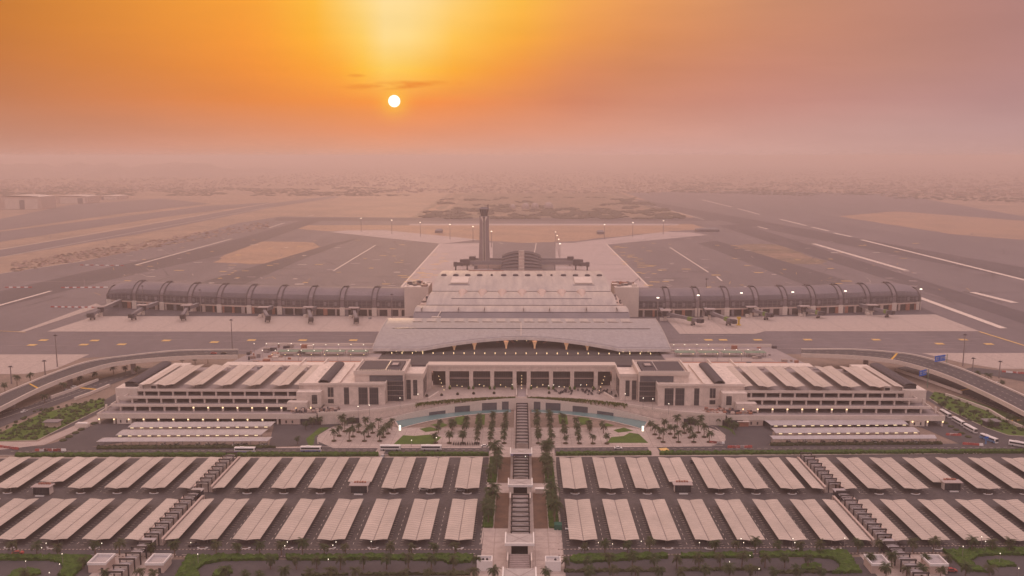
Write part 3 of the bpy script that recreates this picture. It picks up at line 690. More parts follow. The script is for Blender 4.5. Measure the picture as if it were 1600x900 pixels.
cover('ground_cover', [(446,868),(565,868),(738,867),(742,872),(735,880),(700,882),(690,877),(580,876),(447,876.5)], 1.1, .7, 'cover', 'long bed of green ground cover left of the front stairs', 'ground cover')
cover('ground_cover', [(889,872),(905,868),(1044,866),(1044,873),(900,881),(890,878)], 1.1, .7, 'cover', 'rounded bed of green ground cover right of the front stairs', 'ground cover')
cover('ground_cover', [(1062,866),(1176,864.5),(1178,872),(1062,873)], 1.1, .7, 'cover', 'middle bed of green ground cover along the right front verge', 'ground cover')
cover('ground_cover', [(1186,864),(1323,861.5),(1349,896),(1300,897),(1313,884),(1300,874),(1260,871),(1186,872)], 1.1, .7, 'cover', 'dark green ground cover left of the right front walkway', 'ground cover')
cover('ground_cover', [(1470,860),(1660,856),(1660,870),(1560,868),(1530,870),(1517,878),(1530,888),(1548,896),(1510,893)], 1.1, .7, 'cover', 'dark green ground cover at the bottom right corner', 'ground cover')
cover('ground_cover', [(20,893),(40,889),(62,891),(66,897),(40,904),(10,904)], .9, .7, 'cover', 'small oval green island in the bottom left loop road', 'ground cover')
cover('ground_cover', [(335,893),(350,888),(362,889),(365,896),(350,900),(330,903)], .9, .7, 'cover', 'small oval green island in the loop road right of the left front walkway', 'ground cover')
cover('ground_cover', [(1252,884),(1275,880),(1285,884),(1284,890),(1262,892),(1250,889)], .9, .7, 'cover', 'small oval green island in the right loop road', 'ground cover')
cover('ground_cover', [(1541,878),(1560,875),(1585,880),(1590,886),(1560,887),(1543,883)], .9, .7, 'cover', 'small oval green island in the bottom right loop road', 'ground cover')
cover('ground_cover', [(150,699),(200,697.5),(430,697),(432,700.5),(150,702.5)], 1.1, .9, 'shrub', 'low dark hedge strip along the front of the left parking shelters', 'ground cover')
cover('ground_cover', [(1203,693.5),(1470,692),(1476,695),(1203,697)], 1.1, .9, 'shrub', 'low dark hedge strip along the front of the right parking shelters', 'ground cover')
for k, (x0, x1, y) in enumerate([(470,545,897),(560,735,896),(880,1040,891),(1060,1190,889),(1210,1330,893)]):
    cover('ground_cover', [(x0,y),(x1,y-1),(x1,y+3),(x0,y+4)], .8, .7, 'shrub', '%s strip of dry brownish shrubs from the left along the bottom kerb' % ordw(k+1).capitalize(), 'ground cover', amp=.8)
for k, pts in enumerate([[(615,694),(678,694),(690,683),(672,679),(648,681),(630,680)], [(655,670),(672,667),(690,672),(665,675)], [(672,664),(690,660),(700,664),(690,668)], [(745,648),(758,645),(757,664),(742,662)], [(712,652),(728,650),(722,664),(706,662)],
         [(948,692),(1013,692),(998,678),(984,676),(975,681),(955,683)], [(958,672),(975,668),(990,673),(966,676)], [(938,664),(948,661),(960,665),(942,667)], [(872,648),(885,645),(888,663),(874,662)], [(902,652),(918,650),(926,662),(908,664)]]):
    sheet('lawn', pts, .02, 'lawn')
b = MB()
for k in range(2600):        # scattered low bushes on the two verges beside the ramps
    if k % 2: x, y = R.uniform(0, 165), R.uniform(622, 690); ok = inside((x,y), [(0,688),(58,686),(163,636),(163,622),(60,640),(0,672)])
    else: x, y = R.uniform(1450, 1600), R.uniform(610, 684); ok = inside((x,y), [(1452,622),(1480,640),(1540,668),(1600,682),(1600,662),(1530,638),(1470,614)])
    if not ok or noise.noise((x*.12, y*.25, 3)) < -.05: continue
    X, Y = at(x, y); r = R.uniform(.5, 1.3); b.lathe((X, Y, 0), [(r, 0), (r*1.1, r*.5), (r*.6, r*1.0), (0, r*1.15)], R.choice(('shrub','shrub','cover')), 5)
b.build('shrubbery', kind='stuff', label='loose dark shrubs on the green verges beside both approach ramps', category='shrubs')

# ------------------------------------------------------------------ palms
def make_palm(seed, h, nf, ln, dry=False, bushy=0):
    r = random.Random(seed); t = thing('palm_tree', '', 'palm tree')
    b = MB(); bx, by = r.uniform(-.25,.25), r.uniform(-.25,.25); pr = None
    for i in range(4):
        p = (bx*(i/4)**2, by*(i/4)**2, h*i/4 - .1); q = (bx*((i+1)/4)**2, by*((i+1)/4)**2, h*(i+1)/4)
        b.tube(p, q, .30-.03*i, .27-.03*i, 'bark', 7, cap=False)
    b.lathe((bx, by, h-.5), [(.2,0),(.42,.35),(.3,.8),(0,1.0)], 'bark', 7)
    b.build('trunk', t)
    b = MB(); mm = 'frond_dry' if dry else 'frond'
    for i in range(nf):
        a = i*2.39996 + r.uniform(-.2,.2); up0 = r.choice((1.25, .95, .6, .25, -.15)) if i else 1.3; l_ = ln*r.uniform(.82, 1.1)
        d = Vector((math.cos(a), math.sin(a), 0)); sidev = Vector((-d.y, d.x, 0)); pts = []; p = Vector((bx, by, h+.15)); ang = up0; n = 7
        for k in range(n+1):
            pts.append(p.copy()); p = p + (d*math.cos(ang) + Vector((0,0,math.sin(ang))))*l_/n; ang -= r.uniform(.20,.34)
        for k in range(n):
            w0 = [.2,.6,.95,1.0,.9,.7,.45,.1][k]; w1 = [.2,.6,.95,1.0,.9,.7,.45,.1][k+1]
            u = (pts[k+1]-pts[k]); 
            for s in (-1, 1):        # each side as slanted leaflets with gaps between them
                for q in range(3):
                    p0 = pts[k] + u*(q/3); p1 = pts[k] + u*((q+.9)/3); w = w0+(w1-w0)*q/3
                    tip = p0 + u*.55 + sidev*s*w + Vector((0,0,-.45*w - r.uniform(0,.12)))
                    b.add([p0, p1, tip], [(0,1,2)], mm if r.random() > .12 else 'frond_dry')
    b.build('crown', t)
    return t
palm_p = [make_palm(11, 4.7, 26, 3.7), make_palm(12, 5.6, 28, 3.9), make_palm(13, 4.4, 24, 3.6, True), make_palm(14, 6.4, 28, 3.9), make_palm(15, 5.2, 24, 3.7, True)]
pu = [[] for _ in palm_p]
npalm = 0
def palm(X, Y, label, group, kinds=(0,1,2,3,4), sc_=1.0, z=0):
    global npalm
    k = R.choice(kinds); s = sc_*R.uniform(.86, 1.14)
    place(palm_p[k], pu[k], (X, Y, z), R.uniform(0, 6.28), label, s, group); npalm += 1
rowA_l = [21,58,91,149,187,236,273,338,371,406,440,473,507,540,611,643,678,711]; rowA_r = [914,945,980,1015,1116,1150,1180,1214,1249,1281,1340,1374,1426,1458,1518,1550,1577]
rowB_l = [130,423,463,495,532,568,604,638,674,708,744]; rowB_r = [883,918,952,988,1022,1057,1092,1125,1159,1195,1226,1262,1359,1393,1446,1480]
rowC_l = [40,165,220,240,352,384,406,445,484,518,556,594,633,670,705,741,772]; rowC_r = [853,921,957,993,1029,1064,1102,1139,1173,1208,1245,1281,1384,1416,1440,1469,1508,1545]
def prow(xs, yf, desc, side, cnt_right, grp, kinds=(0,1,2,4)):
    n = len(xs)
    for i, x in enumerate(xs):
        k = i+1 if cnt_right else i+1
        X, Y = at(x, yf(x)+R.uniform(-1,1)); palm(X, Y, 'palm in the %s, %s on the %s' % (desc, ordw(k), side), grp, kinds, .92)
prow(rowA_l, lambda x: 868, 'row at the near edge of the car park', 'left', 0, 'palms along the near edge of the car park'); prow(rowA_r, lambda x: 866-(x-815)*.006, 'row at the near edge of the car park', 'right', 1, 'palms along the near edge of the car park')
prow(rowB_l, lambda x: 889, 'row on the green front verge', 'left', 0, 'palms on the front verge'); prow(rowB_r, lambda x: 890-(x-815)*.008, 'row on the green front verge', 'right', 1, 'palms on the front verge')
prow(rowC_l, lambda x: 911, 'row cut by the bottom edge', 'left', 0, 'palms along the bottom edge'); prow(rowC_r, lambda x: 909-(x-815)*.006, 'row cut by the bottom edge', 'right', 1, 'palms along the bottom edge')
for s, w in ((-1,'left'),(1,'right')):
    n = 0
    for y0, y1, m in ((396, 436, 6), (453, 497, 6)):
        for k in range(m):
            n += 1; Y = y0+(y1-y0)*(k+.3)/m
            palm(s*(14.6+R.uniform(-1.6,1.6)), Y, 'palm in the thick row %s of the spine, %s from the front' % (w, ordw(n)), 'palms along the spine', (0,1,2,3), 1.4)
    for c in range(6):
        X = 10.2+8.2*c; m = (8, 7, 6, 5, 4, 3)[c]
        for k in range(m):
            Y = 517+ k*8.4
            lim = 484+math.sqrt(max(0, 97.5**2-X*X)) - 9
            if Y > lim: break
            if c >= 4 and k in (1, 2): Y += 12
            palm(s*X+R.uniform(-.4,.4), Y+R.uniform(-.6,.6), 'plaza palm %s of spine, %s column out, %s from the road' % (w, ordw(c+1), ordw(k+1)), 'palms in columns on the plaza', (0,1,2), .92)
    outer = [(1036,691),(1060,691),(1084,691),(1108,691),(1030,685),(1054,684),(1078,684),(1100,683),(1023,679),(1047,678),(1069,677),(1091,676),(1017,673),(1038,671),(1058,669),(1079,668),(1095,667)]
    for k, (x, y) in enumerate(outer):
        X, Y = at(x, y); palm(s*X, Y, 'palm in the %s group beside the pool, %s from the road' % (w, ordw(k+1)), 'palms in the groups beside the pool', (1,3), .95)
for k, (x, y) in enumerate([(465,694),(478,672),(500,664),(520,660),(540,659),(488,668)]):
    palm(*at(x, y), 'palm by the left yard near the pool, %s of six' % ordw(k+1), 'palms by the left yard', (0,1), .9)
for k, (x, y) in enumerate([(1122,664),(1145,677),(1138,668),(1150,672),(1088,662),(1075,660)]):
    palm(*at(x, y), 'palm by the right yard between the pool and the garage, listed %s' % ordw(k+1), 'palms by the right yard', (0,1), .9)
for k, (x, y) in enumerate([(8,612),(27,604),(48,600),(125,600),(148,594),(178,588),(196,584),(215,590),(285,568),(305,568),(325,568),(70,630),(100,615)]):
    palm(*at(x, y), 'small hazy palm under or behind the left ramp, %s in line from the left end' % ordw(k+1), 'palms beside the left ramp', (0,1,3), .95)
for k, (x, y) in enumerate([(1527,594),(1543,600),(1565,606),(1503,590),(1475,640),(1500,650),(1522,652),(1548,668),(1576,662),(1598,672),(1438,622),(1395,566),(1412,568)]):
    palm(*at(x, y), 'small palm beside the right ramp and lower road, %s of that row' % ordw(k+1), 'palms beside the right ramp', (0,1,3), .95)
# round planters under the plaza palms of the outer groups
used = []; pl = thing('round_planter', '', 'planter', group='round planters under the plaza palms')
b = MB(); b.lathe((0,0,0), [(1.5,0),(1.55,.45),(1.3,.45),(1.25,.3),(0,.3)], 'soil', 12); b.build('bowl', pl); b = MB(); b.lathe((0,0,.25), [(1.15,0),(1.0,.35),(.5,.5),(0,.55)], 'shrub', 8); b.build('planting', pl)
for s, w in ((-1,'left'),(1,'right')):
    for k, (x, y) in enumerate(outer[:12]):
        X, Y = at(x, y); place(pl, used, (s*X, Y-.2, 0), 0, 'dark round planter at the foot of the %s palm in the %s plaza group' % (ordw(k+1), w))
    for c in range(6):
        place(pl, used, (s*(10.2+8.2*c), 516.6, 0), 0, 'dark round planter at the road end of the %s palm column %s of the spine' % (ordw(c+1), w))

# ================================================================== POOL AND PODIUM
def arc(c, r, x0, x1, n):
    return [(x0+(x1-x0)*k/n, c+math.sqrt(max(0, r*r-(x0+(x1-x0)*k/n)**2))) for k in range(n+1)]
for s in (-1, 1):
    a = arc(484, 97.5, 7, 76.5, 30); c = arc(456, 133, 7, 82, 30)
    q = [(s*x, y) for x, y in a + c[::-1]]
    sheet('pool_water', q, .12, 'water', pxl=False)
    b = MB()
    for (x0, y0), (x1, y1) in zip(a, a[1:]): b.obox((s*(x0+x1)/2, (y0+y1)/2-.4), (s*(x1-x0), y1-y0), math.hypot(x1-x0, y1-y0)+.1, .9, -.1, .42, 'kerb')
    b.obox((s*79.2, 553), (s*5.5, 17), 18, .9, -.1, .42, 'kerb'); b.build('pool_edge', kind='structure')
def rampz(X): return max(.6, 7.0 - 5.2*(abs(X)/86)**1.3)
pod = thing('podium', 'curved pale stone podium with terrace and ramps in front of the terminal', 'podium', (0, 600, 0))
def pb(b, name, **k):
    b.v = [(x, y-600, z) for x, y, z in b.v]; return b.build(name, pod, **k)
front = [(x, y) for x, y in arc(437.3, 154.4, 0, 72, 24)] + [(80, 569.5), (90, 563.5), (100, 559), (112, 555.5), (130, 553.2)]
b = MB(); q = [(-x, y) for x, y in front[::-1]] + front[1:]
top = [(x, y, 7.0) for x, y in q]; bot = [(x, y, 0) for x, y in q]
b.poly(q + [(130, 640), (-130, 640)], 7.0, 'paving'); pb(b, 'terrace')
b = MB(); b.grid([bot, [(x, y, 6.99) for x, y in q]], 'stone'); pb(b, 'retaining_wall')
b = MB(); q2 = [(x, y-.25) for x, y in q]; b.grid([[(x,y,6.2) for x,y in q2], [(x,y,8.2) for x,y in q2], [(x,y+.55,8.2) for x,y in q2], [(x,y+.55,7.0) for x,y in q2]], 'wall'); pb(b, 'terrace_parapet')
for s in (-1, 1):
    wo_ = arc(456, 133, 0, 104, 44)
    inn = [(x, min(437.3+math.sqrt(max(0,154.4**2-x*x)) if x < 72 else 1e9, 1e9)) for x, _ in wo_]
    inn2 = []
    for x, _ in wo_:
        for (xa, ya), (xb, yb) in zip(front, front[1:]):
            if xa <= x <= xb: inn2.append((x, ya+(yb-ya)*(x-xa)/(xb-xa+1e-9)-.3)); break
    m = min(len(inn2), len(wo_)); A = []; B = []
    for k in range(m):
        x, y = wo_[k]; yi = max(inn2[k][1], y+.2); z = rampz(x); A.append((s*x, y, z)); B.append((s*x, yi, z))
    b = MB(); b.grid([A, B] if s < 0 else [A[::-1], B[::-1]], 'paving'); pb(b, 'ramp')
    b = MB(); W = [[(x, y, -.1) for x, y, z in A], [(x, y, z+1.0) for x, y, z in A], [(x, y+.4, z+1.0) for x, y, z in A], [(x, y+.4, z) for x, y, z in A]]
    b.grid(W if s > 0 else [r[::-1] for r in W], 'wall'); pb(b, 'ramp_wall')
    for xa, xb in ((8.5, 13), (16.5, 26.5), (34.5, 44.5), (50.5, 61)):
        b = MB(); pts = [(xa+(xb-xa)*k/6) for k in range(7)]
        lo = [(s*x, 456+math.sqrt(133**2-x*x)-.06, .15) for x in pts]; hi = [(s*x, 456+math.sqrt(133**2-x*x)-.06, rampz(xa*.4+xb*.6)-.9-(0.8 if xa > 50 else 0)) for x in pts]
        b.grid([lo, hi] if s > 0 else [lo[::-1], hi[::-1]], 'glass_grey'); pb(b, 'wall_opening')
    for k in range(9):
        x = 12+k*9.5; b = MB(); y = 456+math.sqrt(133**2-x*x)+2.0; b.box(s*x-.9, s*x+.9, y-.3, y+.3, rampz(x), rampz(x)+.7, 'steel'); pb(b, 'bench')
    for xa, xb in ((104, 112), (128, 141)):      # dark vehicle openings under the podium's ends
        b = MB(); ya = 552.9 if xa > 120 else 555.0
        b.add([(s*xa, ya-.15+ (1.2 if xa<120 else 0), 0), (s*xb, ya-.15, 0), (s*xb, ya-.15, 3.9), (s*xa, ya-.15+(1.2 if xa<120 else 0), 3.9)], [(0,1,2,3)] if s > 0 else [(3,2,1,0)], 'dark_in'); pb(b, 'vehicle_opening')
# hanging vines along the terrace parapet
for s, w in ((-1,'left'),(1,'right')):
    b = MB()
    for k in range(2600):
        X = R.uniform(4, 70); Y = 437.3+math.sqrt(154.4**2-X*X)-.6; h = max(0, .7+noise.noise((X*.8, s*3, 0)))*3.0*R.random(); z = 8.2-h+R.uniform(0,.35)
        d = R.uniform(.15,.45); b.add([(s*X-d, Y-R.uniform(0,.5), z), (s*X+d, Y-R.uniform(0,.5), z+R.uniform(-.2,.2)), (s*X, Y-R.uniform(0,.6), z+.5)], [(0,1,2)], R.choice(('vine_yellow','cover','vine_yellow','lawn')))
    b.build('hanging_vines', kind='stuff', label='hanging green and dry yellow vines over the curved terrace edge, %s half' % w, category='vines')
# glowing white marker signs at the pool corners
for s, w in ((-1,'left'),(1,'right')):
    b = MB(); b.box(s*76-.6, s*76+.6, 541.6, 542.2, 0, 3.2, 'panel_light'); o = b.build('glowing_marker', label='glowing white upright panel at the %s corner of the pool' % w, category='lit panel')

# ================================================================== TERMINAL
T = thing('terminal_building', 'large passenger terminal with sweeping grey metal roofs and a columned stone portico', 'airport terminal', (0, 700, 0))
def tb(b, name, parent=None, off=700, **k):
    b.v = [(x, y-off, z) for x, y, z in b.v]; return b.build(name, parent or T, **k)
def prof_z(Y): return 17 + 9.0*(1-((792-Y)/87)**2)
# front canopy roof, its front edge cut back in the middle
HW = 119.5
def cutY(X):
    a = abs(X); t = 1 - min(1, max(0, a/79))
    return 704.5 + 24.5*(1-min(1, a/79)**1.65)
NX = 80; g = []
for j in range(13):
    g.append([(-HW+2*HW*i/NX, cutY(-HW+2*HW*i/NX)*(1-j/12)+792*j/12, prof_z(cutY(-HW+2*HW*i/NX)*(1-j/12)+792*j/12)) for i in range(NX+1)])
b = MB(); b.grid(g, 'seam_roof', thick=.5); tb(b, 'canopy_roof', smooth=False)
b = MB(); e0 = [(x, y-.05, z+.25) for x, y, z in g[0]]; e1 = [(x, y-1.3, z-1.8) for x, y, z in g[0]]; e2 = [(x, y+1.5, z-2.3) for x, y, z in g[0]]
b.grid([e1, e0], 'metal_roof_light'); b.grid([e2, e1], 'metal_grey'); tb(b, 'canopy_edge')
b = MB()
b.grid([[(x, y+2.8, prof_z(y+2.8)+.12) for x, y, z in g[0]], [(x, y+3.5, prof_z(y+3.5)+.12) for x, y, z in g[0]]], 'metal_grey'); tb(b, 'roof_gutter')
for s in (-1, 1):
    b = MB(); b.grid([[(s*(HW-.1), y, prof_z(y)+.3) for y in [704+k*8.8 for k in range(11)]], [(s*(HW+.6), y, prof_z(y)+.3) for y in [704+k*8.8 for k in range(11)]], [(s*(HW+.6), y, prof_z(y)-.9) for y in [704+k*8.8 for k in range(11)]]], 'metal_roof_light'); tb(b, 'roof_verge')
for k in range(16):
    X = -92+k*12.27; y0 = 776; b = MB(); b.grid([[(X-4, y, prof_z(y)+.35), (X+4, y, prof_z(y)+.35)] for y in (y0, y0+13)], 'metal_roof_light', thick=.3); b.grid([[(X-3.4, y, prof_z(y)+.06), (X+5.6, y, prof_z(y)+.06)] for y in (y0-2.2, y0-.3)], 'glass_grey'); tb(b, 'skylight')
b = MB(); b.box(-3.2, -2.2, 731, 790, 26.5, 27.1, 'white_paint')
b = MB(); b.grid([[(-.2-.7, y, prof_z(y)+.3), (-.2+.7, y, prof_z(y)+.3)] for y in (732, 745, 760, 772)], 'metal_roof_light'); b.grid([[(-4.5, y, prof_z(y)+.35), (1, y, prof_z(y)+.35)] for y in (746, 748)], 'metal_roof_light'); tb(b, 'roof_walkway')
# hall under the canopy
b = MB(); b.box(-110, 110, 752, 752.4, 13, 24.6, 'curtain'); tb(b, 'glass_wall')
b = MB(); b.box(-110, 110, 700, 751.9, 12.6, 13.0, 'dark_in'); tb(b, 'arrival_floor')  # dark asphalt, with the canopy's shade also put into its colour
for s in (-1, 1): 
    b = MB(); b.box(s*110, s*110.4, 730, 790, 0, prof_z(730)-.6, 'concrete'); tb(b, 'side_wall')
for k, x in enumerate((-99, -83, -55, -38.5, -12.5, 11, 37, 54, 85, 100)):
    Yc = 712 if abs(x) > 70 else 716+10*(1-abs(x)/70)
    zt = prof_z(max(Yc, cutY(x)+3))-2.4
    b = MB(); n = 8
    b.lathe((x, Yc, 13), [(.7, 0), (.8, (zt-13)*.35), (1.6, (zt-13)*.8), (2.1, zt-13)], 'column_glow' if abs(x) < 70 else 'wall_warm', 8); tb(b, 'flared_column')
    if abs(x) > 70:
        for q in (-2.5, 2.8): b = MB(); b.box(x+q-.5, x+q+.5, Yc-.8, Yc-.2, 13.2, 15.4, 'lamp_warm'); tb(b, 'lit_doorway')
for k in range(26):
    b = MB(); X = -104+k*8.3; b.lathe((X, 703, 12.9), [(.15,0),(.18,.8),(.32,1.0),(.2,1.3),(0,1.4)], 'lamp_warm', 6); tb(b, 'lamp')
for x0, dx, n, yy in ((-46,-.9,5,742),(-30,1.2,5,744),(-3.8,.1,7,748),(4.6,.1,7,748),(47,.9,5,742),(31,-1.2,5,744)):
    for k in range(n): b = MB(); b.lathe((x0+dx*k, yy, 14.4+k*1.15), [(0,0),(.32,.25),(0,.5)], 'lamp_warm', 6); tb(b, 'lamp')
for x in (-22, -14.5, -8.5): b = MB(); b.box(x-2.2, x+2.2, 751.5, 751.9, 20.6, 21.5, 'lamp_blue'); tb(b, 'lit_screen')
for s in (-1, 1):
    for x0 in (5, 18, 40): b = MB(); b.add([(s*x0, 745, 13.1), (s*(x0+2.5), 745, 13.1), (s*(x0+9), 745.2, 20), (s*(x0+6.5), 745.2, 20)], [(0,1,2,3)], 'terracotta'); tb(b, 'escalator')
b = MB(); b.box(-112, 112, 641, 699.9, 11.0, 12.7, 'verge'); tb(b, 'forecourt_slab')
b = MB(); b.box(-112, 112, 655, 699.8, 12.703, 12.76, 'road'); b.box(-68, 68, 644, 654, 12.703, 12.8, 'terracotta'); tb(b, 'forecourt_road')
b = MB(); b.box(-34, -16, 655, 656, 12.8, 15.6, 'wall'); b.box(-15.5, 32, 657, 658, 12.8, 14.2, 'metal_grey'); tb(b, 'forecourt_wall')
# rear roofs
def shell(name, W0, W1, pts, m, ridges=(), thick=.6):
    b = MB(); n = 40; gg = [[(-W0+2*W0*i/n if W0 == W1 else (-1+2*i/n)*(W0+(W1-W0)*k/(len(pts)-1)), y, z) for i in range(n+1)] for k, (y, z) in enumerate(pts)]
    b.grid(gg, m, thick=thick)
    for s in (-1, 1):
        e = [(s*(W0+(W1-W0)*k/(len(pts)-1)), y, z-.3) for k, (y, z) in enumerate(pts)]
        for a, c in zip(e, e[1:]): b.add([(a[0], a[1], 0), (c[0], c[1], 0), c, a], [(0,1,2,3)] if s > 0 else [(3,2,1,0)], 'wall_warm')
    a, c = gg[0][0], gg[0][-1]; b.add([(a[0], a[1]+.3, 0), (c[0], c[1]+.3, 0), (c[0], c[1]+.3, c[2]-.3), (a[0], a[1]+.3, a[2]-.3)], [(0,1,2,3)], 'wall_warm')
    return tb(b, name, smooth=True)
def Z(y, Y): return zat(y, Y)
t2 = [(800, Z(501,800)), (806, Z(494,806)), (812, Z(488,812))]
shell('lower_vault_face', 99, 99, t2, 'metal_grey')
t2b = [(812.3, Z(487.5,812.3)), (817, Z(483,817)), (823, Z(480,823)), (832, Z(477.5,832))]
shell('lower_vault_roof', 99, 98, t2b, 'metal_roof_light')
t3 = [(846, Z(476.8,846)), (853, Z(470,853)), (862, Z(464,862)), (875, Z(459,875)), (889, Z(455.6,889))]
shell('middle_vault_roof', 91.5, 90, t3, 'metal_roof_light')
t4 = [(892, Z(455,892)), (902, Z(449,902)), (918, Z(441,918)), (940, Z(433.5,940)), (964, Z(428,964)), (990, Z(424.5,990)), (1010, Z(423.8,1005))]
shell('upper_vault_roof', 90, 89, t4, 'metal_roof_light')
for (pts, W) in ((t2b, 98), (t3, 91), (t4, 89.5)):
    b = MB(); y, z = pts[0]; b.box(-W, W, y-.6, y, z-.9, z+.25, 'metal_grey'); tb(b, 'eaves_band')
b = MB(); zz_ = zat(467.5, 868); b.box(-68, 68, 857.5, 858.3, zat(467.6, 858)+.2, zat(467.6, 858)+1.0, 'metal_grey'); tb(b, 'roof_rail')
for k in range(7):     # pointed scoops in a row on the middle roof
    X = -58.5+k*19.7; z0 = t3[-1][1]; b = MB()
    rws = []
    for j in range(7):
        t = j/6; y = 886-t*29; zz3 = zat(456.3+t*11.6, y); w = 4.6*math.sqrt(max(0.001, 1-t))*(1-.25*t)
        rws.append([(X+w*math.sin(a), y, zz3+.1+w*.7*math.cos(a)) for a in [-math.pi/2+math.pi*q/8 for q in range(9)]])
    b.grid(rws, 'wall_warm'); tb(b, 'roof_scoop', smooth=True)
for k in range(14):
    X = -83+k*12.8; b = MB(); y = 951; z = zat(431.0, y); r = 3.0 if k not in (4, 9) else 1.3; b.lathe((X, y, z), [(r, 0), (r, 1.0), (r*.75, 1.8), (0, 2.1)], 'louvre', 12); tb(b, 'roof_vent')
for s in (-1, 1):
    b = MB(); X = s*64; b.grid([[(X-9, y, zz4), (X+9, y, zz4)] for y, zz4 in ((912, zat(444.0,912)+1.6), (938, zat(434,938)+1.2))], 'wall', thick=1.2); b.box(X-11, X+11, 908.5, 910, zat(446.2,909), zat(446.2,909)+.9, 'metal_grey'); tb(b, 'roof_hatch')
    for yy, hh in ((800,.5),): pass
for X in (-92, -58, -34, 2, 26, 60, 88): b = MB(); b.box(X-.25, X+.25, 811, 820, Z(486,813), Z(480,818), 'steel'); tb(b, 'roof_rib')
b = MB(); b.tube((-78, 799, Z(501,799)), (-74, 812, Z(487,812)+.5), .5, .5, 'wall', 5); b.box(-81, -73, 795, 798, 25.6, 26.4, 'wall'); tb(b, 'roof_ladder')
b = MB(); b.box(-60, -20, 1003, 1004.5, zat(423.5,1003)-2, zat(423.5,1003)+.6, 'terracotta'); b.box(-20, 25, 1003, 1004.5, zat(423.5,1003)-2, zat(423.5,1003)+.5, 'wall_warm'); tb(b, 'ridge_upstand')
# side blocks joining the piers
for s in (-1, 1):
    b = MB(); b.box(s*99.2, s*125, 944, 985, 0, 32, 'wall'); tb(b, 'connector_block')
    b = MB(); b.box(s*88, s*101, 878, 943.9, 0, 24, 'wall_warm'); tb(b, 'link_block')
    for k in range(26):
        b = MB(); X = s*R.uniform(101, 122); Y = R.uniform(947, 982); w = R.uniform(.8, 3.2); b.box(X-w, X+w, Y-w*.7, Y+w*.7, 32.003, 32+R.uniform(.8, 3), R.choice(('clutter','wall','louvre','steel','terracotta'))); tb(b, 'roof_plant')
    for k in range(8):
        b = MB(); X = s*R.uniform(92, 100); Y = R.uniform(882, 930); w = R.uniform(.8, 2.4); b.box(X-w, X+w, Y-w, Y+w, 24.003, 24+R.uniform(.8, 3.4), R.choice(('louvre','steel'))); tb(b, 'roof_plant')
# portico
Yp = 616.5
zt, zo = 24.0, 19.9
b = MB(); xs_open = [(-63.5,-53.5),(-50.8,-36.8),(-34.1,-21.9),(-19.2,-6.1),(-3.4,3.9),(6.6,19.7),(22.4,34.6),(37.3,51.3),(54.0,64.0)]
b.box(-66.5, 67, Yp, Yp+12, zo, zt, 'stone'); tb(b, 'portico_beam')
xs = [-66.5]+[v for o_ in xs_open for v in o_]+[67]
for k in range(0, len(xs), 2):
    b = MB(); b.box(xs[k], xs[k+1], Yp+.03, Yp+2.6, 7.0, zo-.01, 'stone'); tb(b, 'portico_pillar')
b = MB(); b.box(-66, 66.5, Yp-.6, Yp-.01, zt-.6, zt+.7, 'wall'); tb(b, 'portico_cornice')
for k, (a, c) in enumerate(xs_open):
    if k in (0, 4, 8):
        b = MB(); b.box(a, c, Yp+11.5, Yp+11.9, 7, zo, 'dark_in'); tb(b, 'passage_wall')
        for q in range(5): b = MB(); b.lathe(((a+c)/2+(0 if k == 4 else (4-k)/4*-1.0*q*1.2*-1), Yp+4-q*2.6 if k == 4 else Yp+2-q*3.4, 15.5-q*1.6), [(0,0),(.3,.25),(0,.5)], 'lamp_warm', 6); tb(b, 'lamp')
    else:
        b = MB(); b.box(a-.02, c+.02, Yp+5, Yp+5.3, 7, zo, 'curtain'); b.box(a, c, Yp+4.7, Yp+4.98, 13.4, 14.1, 'concrete'); tb(b, 'curtain_wall')
        for q in range(4): b = MB(); b.lathe((a+(c-a)*(.04, .36, .64, .96)[q]+R.uniform(-.3,.3), Yp+R.uniform(1,3), 7.6+R.uniform(0,2)), [(0,0),(.32,.3),(0,.6)], R.choice(('lamp_warm','lamp_warm','lamp_white')), 6); tb(b, 'lamp')
        for q in (0.02, .98): b = MB(); b.lathe((a+(c-a)*q, Yp-.9, 7), [(.5,0),(.9,.8),(.7,2),(0,2.8)], 'cover', 6); tb(b, 'potted_shrub')
b = MB(); b.box(-2.6, 3.2, 594.5, Yp+24, 7.003, 7.25, 'deck_grey'); b.box(-3.6, -3.0, 596, Yp+20, 7.25, 8.4, 'wall'); b.box(3.6, 4.2, 596, Yp+20, 7.25, 8.4, 'wall'); tb(b, 'entrance_walk')

